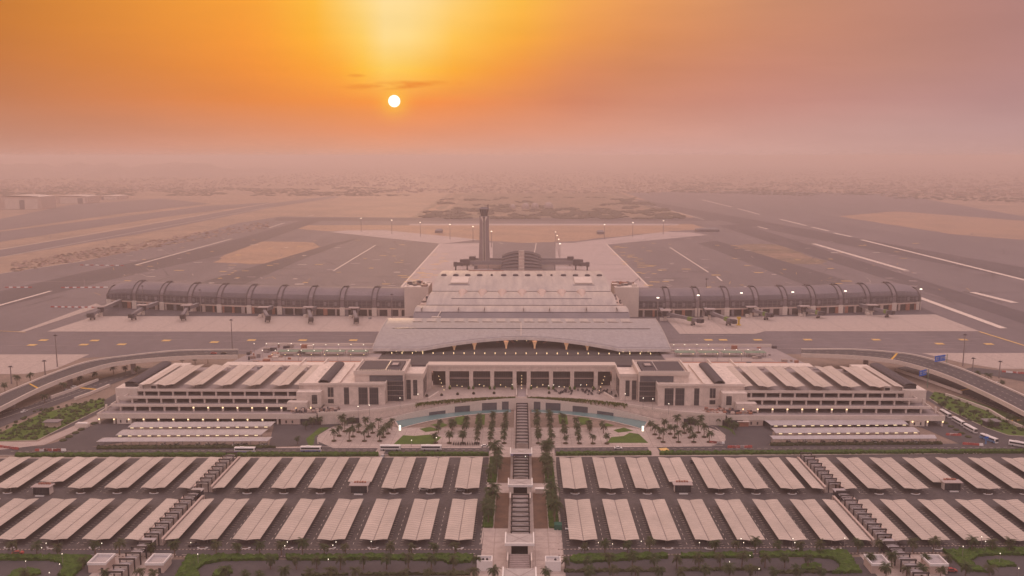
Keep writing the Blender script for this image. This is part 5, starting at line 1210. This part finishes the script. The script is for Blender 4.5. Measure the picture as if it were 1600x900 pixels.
# ================================================================== SHELTERS
def shelter(label, x0y, x1y, n, group, lights, s):
    (xa, ya0, ya1), (xb, yb0, yb1) = x0y, x1y      # far edge row, near edge row
    A0 = at(xa[0], ya0, 4.3); B0 = at(xb[0], yb0, 4.3); A1 = at(xa[1], ya1, 3.6); B1 = at(xb[1], yb1, 3.6)
    t = thing('parking_shelter', label, 'parking shelter', ((A0[0]+B0[0])/2, A1[1], 0), 0, group); ox, oy = t.location.x, t.location.y
    b = MB(); r = []
    for k in range(n*2+1):
        f = k/(n*2); p = (A1[0]+(B1[0]-A1[0])*f-ox, A1[1]+(B1[1]-A1[1])*f-oy); q = (A0[0]+(B0[0]-A0[0])*f-ox, A0[1]+(B0[1]-A0[1])*f-oy)
        r.append([(p[0]+(q[0]-p[0])*u, p[1]+(q[1]-p[1])*u, 3.5+.9*math.sin(u*math.pi/2)+(.1 if k % 2 else 0)) for u in (0,.2,.45,.7,1)])
    b.grid([list(c) for c in zip(*r)], 'roof_panel', thick=.1); b.build('roof', t)
    for k in range(n+1):
        f = (k+.02)/(n+.04); b = MB(); p = (A1[0]+(B1[0]-A1[0])*f-ox, A1[1]+(B1[1]-A1[1])*f-oy); b.box(p[0]-.15, p[0]+.15, p[1]+.6, p[1]+.9, -.1, 3.7, 'steel'); b.box(p[0]-.1, p[0]+.1, p[1]+.9, p[1]+9, 3.2, 3.45, 'steel'); b.build('post', t)
    if lights:
        for k in range(15):
            f = (k+.5)/15; b = MB(); p = (A1[0]+(B1[0]-A1[0])*f-ox, A1[1]+(B1[1]-A1[1])*f-oy); b.box(p[0]-1.0, p[0]+1.0, p[1]-.35, p[1]-.1, 3.0, 3.35, 'lamp_yellow'); b.build('lamp', t)
    return t
shelter('rearmost pale curved-roof shelter beside the left garage', ((210,199),659.5,667.5), ((431,423),659,666), 20, 'shelters beside the garages', 1, -1)
shelter('middle pale curved-roof shelter beside the left garage', ((192,180),671.5,680), ((419,408),671,679), 20, 'shelters beside the garages', 1, -1)
shelter('front pale shelter beside the left garage with cars parked under it', ((163,150),684,690), ((426,418),683,689), 20, 'shelters beside the garages', 0, -1)
shelter('rearmost pale curved-roof shelter beside the right garage', ((1194,1205),657,664.5), ((1410,1420),656,663), 20, 'shelters beside the garages', 1, 1)
shelter('middle pale curved-roof shelter beside the right garage', ((1205,1212),669,676.5), ((1428,1438),667.5,675), 20, 'shelters beside the garages', 1, 1)
shelter('front pale shelter beside the right garage behind the dark hedge', ((1203,1208),681,686), ((1460,1464),679.5,685), 20, 'shelters beside the garages', 0, 1)

# ================================================================== VEHICLES
def make_bus(label, body, trim, loc, rz):
    t = thing('bus', label, 'bus', loc, rz, 'buses parked and driving beside the terminal')
    b = MB(); pr = [(-1.25,.45),(-1.28,1.6),(-1.2,3.0),(-.95,3.25),(.95,3.25),(1.2,3.0),(1.28,1.6),(1.25,.45)]
    rows_ = [[(x, y*k, z) for y, z in pr] for x, k in ((-6,.9),(-5.8,1),(5.8,1),(6,.88))]
    b.grid(rows_, body, closed=True); b.add(rows_[0], [tuple(range(8))[::-1]], body); b.add(rows_[-1], [tuple(range(8))], body); b.build('body', t)
    for s in (-1, 1):
        b = MB(); b.box(-5.5, 5.2, s*1.27, s*1.31, 1.75, 2.75, 'glass_dark'); b.build('side_window', t)
        b = MB(); b.box(-5.9, 5.9 if trim != 'bluegrey_paint' else 5.9, s*1.275, s*1.30, .5, 1.15 if trim != 'bluegrey_paint' else 1.7, trim); b.build('side_stripe', t)
        for x in (-3.8, 3.9): b = MB(); b.tube((x, s*.95, .5), (x, s*1.32, .5), .5, .5, 'tyre', 12); b.build('wheel', t)
    b = MB(); b.box(5.96, 6.06, -1.05, 1.05, 1.3, 2.8, 'glass_dark'); b.build('windscreen', t)
    b = MB(); b.box(-3, -.5, -.7, .7, 3.26, 3.5, 'white_paint'); b.build('roof_unit', t)
    return t
def rdir(x0, y0, x1, y1):
    a = at(x0, y0); c = at(x1, y1); return math.atan2(c[1]-a[1], c[0]-a[0])
for (x, y, d, trim, lab) in [(383,707,0,'purple_paint','white bus with violet lower side on the road before the left shelters'),(486,705.5,0,'blue_paint','white bus with a blue rear panel on the road left of the plaza'),(610,703.5,0,'silver_paint','white bus just right of the paved crossing on the road'),(674,703.5,0,'silver_paint','white bus nearest the spine on the plaza road')]:
    make_bus(lab, 'white_paint', trim, (*at(x, y), 0), d)
for (x, y, d, trim, body, lab) in [(1477,650,rdir(1469,645,1486,655),'silver_paint','white_paint','rearmost white coach in the queue by the right garage'),(1497,662,rdir(1488,657,1506,667),'silver_paint','white_paint','second white coach from the garage in the right queue'),(1516,673.5,rdir(1506,668,1527,679),'silver_paint','white_paint','third white coach in the right queue beside round bushes'),(1545,689,rdir(1532,683,1558,693),'bluegrey_paint','white_paint','blue and white coach at the head of the right queue'),(1594,698.5,rdir(1582,696,1606,700),'silver_paint','white_paint','white coach cut off by the right edge of the photo')]:
    make_bus(lab, body, trim, (*at(x, y), 0), d)
def make_car(paint, kind='car'):
    t = thing('car', '', 'car'); b = MB()
    pr = [(-2.2,.35,.75),(-2.15,.95,.85),(-1.5,1.0,.88),(-1.1,1.45,.74),(.5,1.48,.74),(1.1,1.02,.86),(2.0,.9,.84),(2.2,.4,.75)]
    rows_ = [[(x, -w, .3), (x, -w*1.02, min(z, .95)), (x, -w*(.86 if z > 1.1 else 1), z), (x, w*(.86 if z > 1.1 else 1), z), (x, w*1.02, min(z, .95)), (x, w, .3)] for x, z, w in pr]
    b.grid(rows_, paint, closed=True); b.add(rows_[0], [(5,4,3,2,1,0)], paint); b.add(rows_[-1], [(0,1,2,3,4,5)], paint); b.build('body', t)
    b = MB(); 
    for s in (-1, 1): b.add([(-1.25, s*.86, 1.0), (-1.0, s*.76, 1.38), (.45, s*.76, 1.40), (.95, s*.88, 1.03)], [(0,1,2,3)], 'glass_dark')
    b.add([(.56,-.66,1.47),(.56,.66,1.47),(1.12,.74,1.06),(1.12,-.74,1.06)], [(0,1,2,3)], 'glass_dark'); b.add([(-1.14,-.66,1.45),(-1.14,.66,1.45),(-1.52,.74,1.04),(-1.52,-.74,1.04)], [(3,2,1,0)], 'glass_dark'); b.build('windows', t)
    for x in (-1.35, 1.35):
        for s in (-1, 1): b = MB(); b.tube((x, s*.68, .34), (x, s*.9, .34), .34, .34, 'tyre', 10); b.build('wheel', t)
    return t
carp = {k: make_car(k) for k in ('white_paint','silver_paint','dark_paint','red_paint')}; cu = {k: [] for k in carp}
def car(k, x, y, rz, lab, z=0, grp='cars around the terminal'):
    place(carp[k], cu[k], (*at(x, y, z), z), rz, lab, (1.08,)*3, grp)
car('white_paint', 757.5, 698.5, 0, 'white car on the plaza road just left of the spine'); car('white_paint', 966, 701.5, 0, 'white car alone on the road right of the spine')
car('white_paint', 662, 766, 0, 'white pickup-sized car parked below the farther canopies, second left of the spine'); car('silver_paint', 719, 767.5, 0, 'pale car parked below the farther canopy nearest the spine')
car('silver_paint', 104, 611, rdir(98,613,110,609), 'silver car on the left lower road, behind the white one'); car('white_paint', 115, 605.5, rdir(108,608,121,603), 'white car on the left lower road near the orange stripe')
car('white_paint', 38, 644, rdir(30,647,46,641), 'white car far down the left lower road')
car('red_paint', 334, 553, 0, 'red car on the left ramp close to the forecourt', 13.1); car('dark_paint', 350, 553, 0, 'dark car on the left ramp beside the site materials', 13.1)
for k, (x, kk) in enumerate([(255,'white_paint'),(276,'silver_paint'),(309,'silver_paint'),(324,'white_paint'),(337,'dark_paint'),(348,'silver_paint'),(367,'white_paint'),(375,'silver_paint'),(383,'dark_paint'),(408,'white_paint'),(414,'silver_paint')]):
    car(kk, x, 696, math.pi/2, '%s car parked under the front left shelter, %s of eleven from the left' % (kk.split('_')[0], ordw(k+1)), 0, 'cars under the front left shelter')
for k, (x, kk) in enumerate([(1232,'dark_paint'),(1258,'silver_paint'),(1286,'dark_paint'),(1311,'white_paint'),(1338,'dark_paint'),(1366,'silver_paint'),(1392,'dark_paint'),(1429,'silver_paint')]):
    car(kk, x, 692, math.pi/2, '%s car parked under the front right shelter, %s of eight from the left' % (kk.split('_')[0], ordw(k+1)), 0, 'cars under the front right shelter')
car('white_paint', 1558, 600, 0, 'white van-like car on the road beyond the right ramp'); car('silver_paint', 578, 498, 1.2, 'pale service car on the apron near the last left boarding bridge')
car('silver_paint', 598, 714.5, 1.5, 'pale car half hidden at the far end of the aisle by the crossing')
car('dark_paint', 565, 727, 1.5, 'dark car in the farther left aisle close to the hedge'); car('dark_paint', 1081, 722, 1.5, 'dark car in the farther right aisle close to the hedge')
car('red_paint', 28, 866, .3, 'red car on the near left edge road below the canopies'); car('dark_paint', 303, 853, .2, 'brown dark car at the foot of the canopy right of the left walkway')
car('red_paint', 1486, 893, 0, 'red car at the bottom of the right front walkway')
# motorcycles beside the plaza road
mc = thing('motorcycle', '', 'motorcycle', group='motorcycles parked beside the plaza road'); mu = []
b = MB(); b.box(-.5, .6, -.18, .18, .45, .85, 'dark_paint'); b.box(-.9, -.2, -.16, .16, .8, .98, 'tyre'); b.tube((.55,-.35,1.1), (.55,.35,1.1), .05, .05, 'steel', 5); b.tube((.75,0,.35), (.5,0,1.1), .06, .05, 'steel', 5); b.build('body', mc)
for x in (-.75, .78): b = MB(); b.tube((x,-.07,.33), (x,.07,.33), .34, .34, 'tyre', 10); b.build('wheel', mc)
for k in range(12): place(mc, mu, (*at(709+k*3.6, 694.8), 0), 1.57+R.uniform(-.2,.2), 'dark motorcycle beside the plaza road left of the spine, %s of twelve' % ordw(k+1), 1.5)
# red and white barriers
bar = {}
bu = {'red_paint': [], 'white_paint': []}
for m in bu:
    t = MB(); t.add([(-1.9,-.45,0),(1.9,-.45,0),(1.9,.45,0),(-1.9,.45,0),(-1.8,-.18,1.0),(1.8,-.18,1.0),(1.8,.18,1.0),(-1.8,.18,1.0)], [(0,3,2,1),(4,5,6,7),(0,1,5,4),(1,2,6,5),(2,3,7,6),(3,0,4,7)], m)
    bar[m] = t.build('traffic_barrier', category='barrier', label='')
def barriers(x0, y0, x1, y1, n, where, sc_=1.0):
    for k in range(n):
        f = (k+.5)/n; m = ('red_paint', 'white_paint')[k % 2]
        place(bar[m], bu[m], (*at(x0+(x1-x0)*f, y0+(y1-y0)*f), 0), rdir(x0,y0,x1,y1), '%s plastic barrier %s, %s from the left' % (m.split('_')[0], where, ordw(k+1)), sc_, 'red and white barriers '+where)
barriers(80, 480, 148, 481, 13, 'at the left end of the pale apron strip', 1.3); barriers(96, 450, 168, 449.5, 12, 'beyond the left pier end', 1.4); barriers(8, 449.5, 50, 449.5, 7, 'on the far left asphalt', 1.3); barriers(124, 414.5, 195, 415.5, 9, 'on the far left taxiway', 1.3)
barriers(58, 704.5, 100, 704.5, 6, 'at the mouth of the left yard', 1.3); barriers(1112, 692, 1128, 693, 4, 'right of the plaza loop', 1.2); barriers(1140, 699.5, 1172, 699, 5, 'on the road before the right shelters', 1.3); barriers(1482, 680, 1498, 680.5, 3, 'in the right yard', 1.3); barriers(1508, 694.5, 1532, 696, 4, 'by the right coach stop', 1.3); barriers(1568, 581.5, 1598, 584, 5, 'on the far right beyond the ramp', 1.3); barriers(2, 699, 26, 702, 5, 'at the far left of the road', 1.3)
# oval bushes on the coach island, both sides
bs = MB(); bs.lathe((0,0,0), [(1.9,0),(2.0,.4),(1.3,.9),(0,1.1)], 'shrub', 9); bo = bs.build('round_bush', category='bush', group='round bushes on the yard islands'); ub = []
for k, (x, y) in enumerate([(1469,656.5),(1477,661.5),(1486,667),(1494,672),(1503,677.5),(1513,683)]): place(bo, ub, (*at(x, y), 0), 0, 'low oval bush beside the coach queue, %s from the garage' % ordw(k+1))
for k, (x, y) in enumerate([(99,688.5),(108,683),(118,677),(127,671.5),(147,662)]): place(bo, ub, (*at(x, y), 0), 0, 'low oval bush on the island in the left yard, %s from the road' % ordw(k+1), 1.1)
b = MB(); X, Y = at(129, 667); b.box(X-4, X+4, Y-1.5, Y+1.5, 0, 2.4, 'wall'); b.box(X-3, X+3, Y-1.2, Y+1.2, 2.4, 2.9, 'white_paint'); b.build('site_cabin', label='small white site cabin in the left yard by the garage corner', category='cabin')
for k, (x, y, m, lab) in enumerate([(1160,662,'terracotta','brown gatehouse kiosk in front of the right garage entrance')]):
    X, Y = at(x, y+3); b = MB(); b.box(X-3.4, X+3.4, Y-2, Y+2, 0, 3.0, m); b.box(X-3.9, X+3.9, Y-2.5, Y+2.5, 3.0, 3.35, 'wall'); b.build('gatehouse', label=lab, category='gatehouse')
X, Y = at(872, 826); b = MB(); b.add([(X-1.8,Y-1.6,0),(X+1.8,Y-1.6,0),(X+1.8,Y+1.6,0),(X-1.8,Y+1.6,0),(X-1.7,Y-1.5,2.4),(X+1.7,Y-1.5,2.4),(X+1.7,Y+1.5,2.7),(X-1.7,Y+1.5,2.7)], [(4,5,6,7),(0,1,5,4),(1,2,6,5),(2,3,7,6),(3,0,4,7)], 'teal_cloth'); b.build('skip', label='dark green covered skip standing in the car park right of the spine', category='skip')
b = MB(); b.tube((X+3.2, Y-1, .5), (X+5.8, Y-1.6, .4), .45, .45, 'white_paint', 6); b.build('roll_bag', label='white rolled bag lying beside the dark green skip', category='bag')
X, Y = at(843, 770); b = MB(); b.box(X-2.2, X+2.2, Y-1.1, Y+1.1, 0, 2.2, 'wall'); b.box(X-2.4, X+2.4, Y-1.3, Y+1.3, 2.2, 2.5, 'white_paint'); b.build('utility_box', label='white utility cabinet beside the middle portal of the spine', category='cabinet')
for s, x, y in (('left', 83, 666), ('right', 1548, 665)):
    X, Y = at(x, y); t = thing('pavilion', 'small flat-roofed pavilion on the %s green verge' % s, 'pavilion', (X, Y, 0), 0, 'small verge pavilions')
    b = MB(); b.box(-5, 5, -3.5, 3.5, 3.2, 3.7, 'metal_grey'); b.build('roof', t); b = MB(); b.box(-4, 4, -2.5, 2.5, 0, 3.2, 'dark_in' if s == 'right' else 'wall_warm'); b.build('wall', t)
# outdoor cafe chairs on the terrace
ch = MB(); ch.box(-.5,.5,-.5,.5,.5,.62,'dark_paint'); ch.box(-.5,.5,.4,.52,.62,1.5,'dark_paint'); ch.box(-.45,-.3,-.45,-.3,0,.5,'dark_paint'); ch.box(.3,.45,-.45,-.3,0,.5,'dark_paint'); ch.box(-.45,-.3,.3,.45,0,.5,'dark_paint'); ch.box(.3,.45,.3,.45,0,.5,'dark_paint')
cho = ch.build('cafe_chair', label='dark cafe chair in the crowded seating on the right half of the terrace', category='chair', group='cafe chairs on the terrace'); uc = []
for k in range(64):
    x = 866+90*(R.random()**.8)*1.0; y = R.uniform(609, 617.5)
    X, Y = at(x, y, 7); 
    if Y > 614.5: continue
    place(cho, uc, (X, Y, 7.01), R.uniform(0, 6.28), 'dark cafe chair in the crowded seating on the right half of the terrace', (1.0, 1.0, 1.1))
tp = MB(); tp.lathe((0,0,0), [(.9,0),(1.1,.9),(.8,.9),(0,.8)], 'frame_dark', 8); tp.lathe((0,0,.8), [(.7,0),(.8,.6),(0,1.1)], 'shrub', 6)
tpo = tp.build('terrace_planter', label='', category='planter', group='dark planters on the terrace'); ut = []
for k, (x, y) in enumerate([(667,619.5),(690,618.5),(715,617),(740,616),(772,615.5),(858,615),(962,620)]): place(tpo, ut, (*at(x, y, 7), 7.01), 0, 'dark planter pot on the terrace, %s from the left' % ordw(k+1))
# site rubble by the inner garage ends
for s, w in ((-1,'left'),(1,'right')):
    b = MB()
    for k in range(90):
        X = s*R.uniform(118, 148); Y = R.uniform(556, 566); r = R.uniform(.3, 1.2); b.box(X-r, X+r, Y-r*.6, Y+r*.6, 7.0, 7.1+R.uniform(.2, 1.6), R.choice(('terracotta','clutter','louvre','wall_warm') if s > 0 else ('clutter','louvre','wall_warm')))
    b.build('building_rubble', kind='stuff', label='heap of building rubble and site materials on the podium beside the %s garage' % w, category='rubble')

# ================================================================== SIGNS
def sign(label, x0, y0, x1, y1, foot_px, zs, s):
    # board between two photo corners, standing on a post
    X, Y = at(*foot_px, zs); ztop = zat(y0, Y, (x0+x1)/2); zbot = zat(y1, Y, (x0+x1)/2)
    t = thing('road_sign', label, 'road sign', (X, Y, 0), 0, 'blue direction signs')
    w = (x1-x0)/(F/(Y*math.cos(PIT)+ (H-ztop)*math.sin(PIT))); cx = ((x0+x1)/2-foot_px[0])/(x1-x0)*w
    b = MB(); b.add([(cx-w/2, -1.2, zbot-.6), (cx+w/2, 1.0, zbot+.1), (cx+w/2, 1.0, ztop), (cx-w/2, -1.2, ztop-.7), (cx-w/2, -1.0, zbot-.6), (cx+w/2, 1.2, zbot+.1), (cx+w/2, 1.2, ztop), (cx-w/2, -1.0, ztop-.7)], [(0,1,2,3),(7,6,5,4),(0,4,5,1),(2,6,7,3),(1,5,6,2),(0,3,7,4)], 'sign_blue'); b.build('board', t)
    b = MB(); h = ztop-zbot; f = lambda u: (cx-w/2+w*u, -1.2+2.2*u-.06, zbot-.6+.7*u)
    for u0, u1, v0, v1 in ((.12,.2,.25,.8),(.24,.38,.55,.7),(.24,.34,.25,.38),(.55,.8,.58,.7),(.55,.72,.3,.42),(.84,.92,.3,.75)):
        a = f(u0); c = f(u1); b.add([(a[0],a[1],a[2]+h*v0),(c[0],c[1],c[2]+h*v0),(c[0],c[1],c[2]+h*v1),(a[0],a[1],a[2]+h*v1)], [(0,1,2,3)], 'silver_paint')
    b.add([(cx-w/2+w*.505, -.1-.07, zbot-.2), (cx-w/2+w*.515, -.07-.07, zbot-.2), (cx-w/2+w*.515, -.07-.07, ztop-.4), (cx-w/2+w*.505, -.1-.07, ztop-.4)], [(0,1,2,3)], 'silver_paint')
    b.build('legend', t)
    b = MB(); b.tube((w*.5+cx+1.5, 1.3, zs-1), (w*.5+cx+1.5, 1.3, ztop+.3), .3, .25, 'green_glass', 6)
    for v in (.15, .5, .85): b.tube((cx, 1.25, zbot+h*v), (w*.5+cx+1.5, 1.3, zbot+h*v), .15, .15, 'green_glass', 5)
    b.build('gantry_post', t)
sign('larger blue double direction sign on the outer side of the right ramp', 1459, 554.5, 1477, 564, (1468, 572), 9, 1)
sign('smaller blue direction sign beyond the right garage roof', 1434, 577.5, 1447, 586.5, (1441, 606), 0, 1)
X, Y = at(1540, 694); t = thing('bus_stop_sign', 'blue bus stop post beside the head coach', 'bus stop sign', (X, Y, 0)); b = MB(); b.box(-.5,.5,-.15,.15,.0,4.6,'bluegrey_paint'); b.build('post', t); b = MB(); b.box(-1.0,1.4,-.2,-.16,3.6,4.8,'sign_blue'); b.build('board', t)

# ================================================================== LAMPS AND MASTS
def make_mast(h, lit, big=1.0):
    t = thing('light_mast', '', 'light mast')
    b = MB(); b.tube((0,0,-.1), (0,0,h), .55*big, .28*big, 'steel', 6); b.build('pole', t)
    b = MB(); b.lathe((0,0,h), [(0,-.4),(1.1*big,-.2),(1.1*big,.5),(0,.8)], 'lamp_white' if lit else 'louvre', 8); lh = b.build('lamp_head', t)
    if not lit: b = MB(); b.tube((-1.8*big,0,h-.2), (1.8*big,0,h-.2), .22, .22, 'louvre', 5); b.build('cross_arm', lh)
    return t
def masts(pts, h, lit, where, big=1.0):
    pr = make_mast(h, lit, big); u = []
    for k, (x, y) in enumerate(pts):
        X, Y = at(x, y, h); place(pr, u, (X, Y, 0), 0, '%s light mast %s, %s from the left' % ('glowing' if lit else 'unlit', where, ordw(k+1)), group='light masts '+where)
masts([(564,341),(612,344),(656.5,347.5),(703,351),(739,354),(768,361.5)], 30, True, 'along the far sandy strip left of the tower', 1.3)
masts([(875,381),(944.5,351),(989,348),(1036.7,345)], 30, True, 'along the far sandy strip right of the tower', 1.3)
masts([(868,362.5),(870.5,368),(873,374)], 28, True, 'in the short column right of the north pier', .9)
masts([(1028,465.5),(1091,461.6),(1158.5,458),(1238.7,456.7),(1321,455),(1439,452)], 24, True, 'before the right pier', 1.25)
masts([(361,500),(86,524),(222,447),(312,453),(612,460),(1138,434),(700,452)][:5], 26, False, 'on the left apron', 1.0)
masts([(1508,523),(1104,436),(1520,558)][:2], 26, False, 'on the right apron', 1.0)
masts([(16,573),(69,564)], 13, False, 'behind the left ramp', 1.1); masts([(1563,565),(1521,560)], 13, False, 'behind the right ramp', 1.0)
lampp = {}
def lamps(pts, h, z, where, r=.28, m='lamp_white', sk=True):
    key = (h, r, m)
    if key not in lampp:
        t = thing('street_lamp', '', 'street lamp'); b = MB(); b.tube((0,0,0), (0,0,h), .13, .09, 'steel', 5); b.build('pole', t); b = MB(); b.lathe((0,0,h), [(0,-r*.6),(r,-.1),(r,.2),(0,r)], m, 6); b.build('lamp_head', t); lampp[key] = (t, [])
    pr, u = lampp[key]
    for k, (x, y) in enumerate(pts):
        X, Y = at(x, y, z+h); place(pr, u, (X, Y, z), 0, 'small lit street lamp %s, %s from the left' % (where, ordw(k+1)), group='street lamps '+where)
lamps([(397+k*19.3, 537) for k in range(4)]+[(470+k*19.6, 538.6) for k in range(6)], 7, 13, 'on the rear edge of the left forecourt')
lamps([(410+k*20.2, 547.5) for k in range(9)], 6, 13, 'on the middle line of the left forecourt'); lamps([(425+k*20.5, 554) for k in range(8)], 6, 13, 'on the front line of the left forecourt', .26, 'lamp_warm')
lamps([(1053,538.5),(1070,538.5),(1089,538.5),(1107,538.5)], 7, 13, 'on the rear edge of the right forecourt'); lamps([(1059+k*18.3, 546.3) for k in range(8)], 6, 13, 'on the middle line of the right forecourt'); lamps([(1064+k*19, 553) for k in range(6)], 6, 13, 'on the front line of the right forecourt', .26, 'lamp_warm')
lamps([(559.5,635),(577,633),(625,622),(653,616)], 7, 7, 'on the terrace before the left pavilion', .28); lamps([(1045,631),(1020,623.5),(1005,622),(977,615.5)], 7, 7, 'on the terrace before the right pavilion', .28)
lamps([(72,849),(65,856),(97,865.5),(40,877),(93,881.5),(77,895),(159,849),(298,848),(309,866),(445,853),(449,847),(525,847),(520,852),(513,874),(580,846)], 5, 0, 'on the left front verge', .13)
lamps([(935,848),(957,850),(1002,846),(1020,845),(1093,848),(1158,842),(1162,848),(1239,842),(1242,848),(1320,841),(1140,878),(1172,868),(1186,889),(1505,854),(1534,839),(1540,846),(1563,865),(1592,888)], 5, 0, 'on the right front verge', .13)
lamps([(643,688),(682,684),(822,642),(821,713)], 4, 0, 'on the plaza near the spine', .25)

# ================================================================== FAR AWAY
def hangar(label, x0, x1, ytop, ybot, door):
    A = at(x0, ybot); B_ = at(x1, ybot); Y = A[1]; z = zat(ytop, Y, (x0+x1)/2); t = thing('hangar', label, 'hangar', ((A[0]+B_[0])/2, Y, 0), 0, 'hangars on the far left'); w = B_[0]-A[0]
    b = MB(); b.box(-w/2, w/2, 0, 90, 0, z*.92, 'wall_warm'); b.build('wall', t)
    b = MB(); b.grid([[(-w/2+w*i/8, y, z*.93+z*.10*math.sin(math.pi*i/8)) for i in range(9)] for y in (-1, 91)], 'wall', thick=1); b.build('roof', t)
    b = MB(); b.box(-w*.3, w*.42, -.5, -.05, 0, z*.78, 'wall'); b.build('door_panel', t)
    b = MB(); b.box(door[0]*w, door[1]*w, -.9, -.52, 0, z*.7, 'metal_grey'); b.build('open_door', t)
hangar('large pale aircraft hangar with a grey open door at the far left edge', -6, 66, 306, 327, (.02, .13)); hangar('low pale hangar right of the large one on the far left', 84, 138, 306, 318, (.2, .35)); hangar('farthest small pale hangar right of the other two', 152, 186, 306, 312, (-.3, -.2))
dm = MB(); dm.lathe((0,0,0), [(12.5,0),(13.5,6),(12,12),(8.5,16.5),(4,19),(0,19.6)], 'concrete', 16); do = dm.build('radar_dome', smooth=True, category='dome', label='', group='pale domes beyond the runway'); ud = []
for k, (x, sc_) in enumerate([(801,.8),(821,1),(836,1),(857,1.15)]): place(do, ud, (*at(x, 326), 0), 0, 'pale round dome beyond the sandy strip, %s of four from the left' % ordw(k+1), sc_)
for x0, x1, y, m, lab in [(1085,1128,362,'metal_grey','low dark building with sloped roof at the end of the right pale wing'), (678,692,364,'metal_grey','small dark hut on the sandy strip left of the tower'), (932,945,366,'metal_grey','small dark hut on the sandy strip right of the north pier')]:
    A = at(x0, y); B_ = at(x1, y); t = thing('service_building', lab, 'service building', ((A[0]+B_[0])/2, A[1], 0), 0, 'service buildings beyond the apron'); w = B_[0]-A[0]
    b = MB(); b.box(-w/2*.8, w/2*.8, 0, 25, 0, 5, m); b.build('wall', t); b = MB(); b.add([(-w/2*.85,-1,5.1),(w/2*.85,-1,5.1),(w/2*.85,26,5.1),(-w/2*.85,26,5.1),(-w*.2,12,8.5),(w*.3,12,8.5)], [(0,1,5,4),(1,2,5),(2,3,4,5),(3,0,4)], m); b.build('roof', t)
b = MB()
for k in range(8000):
    u = R.random(); y = 262 + 46*u**1.3; x = R.uniform(-40, 1640)
    d = noise.noise((x*.008, y*.11, 5.0))
    if x < 620 and y > 291 and not (x < 350 and y < 300): continue
    if 620 <= x < 1130 and y > 302: continue
    if x >= 1130 and y > 292+(x-1130)*.075: continue
    if d < -.25 and R.random() < .8: continue
    X, Y = at(x, y); sc_ = R.uniform(.4, 1.2); h = R.choice((3, 4, 5, 6, 8)) * (1.6 if R.random() < .05 else 1)
    b.box(X-9*sc_, X+9*sc_, Y-8, Y+8, -.3, h, R.choice(('town','town','wall_warm','town_b')))
b.build('distant_town', kind='stuff', label='mass of tiny pale houses of the hazy distant town', category='town')
b = MB()
for k in range(9000):
    w = R.random()
    if w < .45: x = R.uniform(655, 1070); y = R.uniform(308, 342); x0 = 651+(342-y)*1.3; ok = x > x0 and x < 1082-(342-y)*2.7 and noise.noise((x*.03, y*.2, 1)) > (-.1 if y > 326 else .15)
    elif w < .75: x = R.uniform(-30, 640); y = R.uniform(292, 306); ok = noise.noise((x*.015, y*.2, 2)) > -.15
    else: x = R.uniform(1050, 1640); y = R.uniform(285, 300+(x-1050)*.03); ok = noise.noise((x*.015, y*.2, 4)) > -.1
    if not ok: continue
    X, Y = at(x, y); r = R.uniform(2.5, 6.5); b.lathe((X, Y, 0), [(r*1.6,0),(r*1.7,r*.25),(r*.8,r*.55),(0,r*.65)], 'crown_dark', 5)
b.build('distant_trees', kind='stuff', label='dark belts of far-off trees and scrub before the hazy town', category='trees')
b = MB()
for k in range(900):
    x = R.uniform(60, 420) if k % 3 else R.uniform(20, 200); y = 425-(x-0)*.17+R.uniform(-9, 3)*(1 if k % 3 else 1.2)
    X, Y = at(x, y); r = R.uniform(1.0, 4.2); b.lathe((X, Y, -.2), [(r*1.3,0),(r*.9,r*.3),(r*.3,r*.55),(0,r*.6)], R.choice(('sand','soil','scrub','clutter')), 5)
b.build('earth_heaps', kind='stuff', label='heaps of earth and rubble along the dug ground left of the taxiway', category='earth heaps')
# low haze-covered hills on the left horizon
b = MB(); n = 90; az0, az1 = -32, -14.5
for layer, (dist_, hh) in enumerate(((7600, 140), (9000, 165))):
    r = []
    for j in range(5):
        row_ = []
        for i in range(n+1):
            a = rad(az0+(az1-az0)*i/n + layer*1.5); f = max(0, .42+.75*noise.noise((i*.055+layer*7, layer*3.1, 0))+.22*noise.noise((i*.21, layer, 2)))*min(1, (n-i)/22)
            d_ = dist_+j*700; z = (-2, .55, 1.0, .6, -2)[j]*hh*f if j in (1,2,3) else -5
            row_.append((d_*math.sin(a), d_*math.cos(a), z))
        r.append(row_)
    b.grid(r, 'hill')
b.build('hills', kind='structure')

# ================================================================== HAZE
hz = MB(); hz.box(-19000, 19000, -1200, 23000, -8, 180, 'sand'); ho = hz.build('haze', kind='stuff', label='thick pink dust haze lying over the airfield and town', category='haze')
hm = bpy.data.materials.new('haze_air'); hm.use_nodes = True; t = hm.node_tree; t.nodes.clear()
v = t.nodes.new('ShaderNodeVolumePrincipled'); v.inputs['Color'].default_value = (.69, .60, .63, 1); v.inputs['Density'].default_value = .00022; v.inputs['Anisotropy'].default_value = .35
ou = t.nodes.new('ShaderNodeOutputMaterial'); t.links.new(v.outputs[0], ou.inputs['Volume'])
ho.data.materials.clear(); ho.data.materials.append(hm)
print('objects', len(bpy.data.objects), 'palms', npalm)
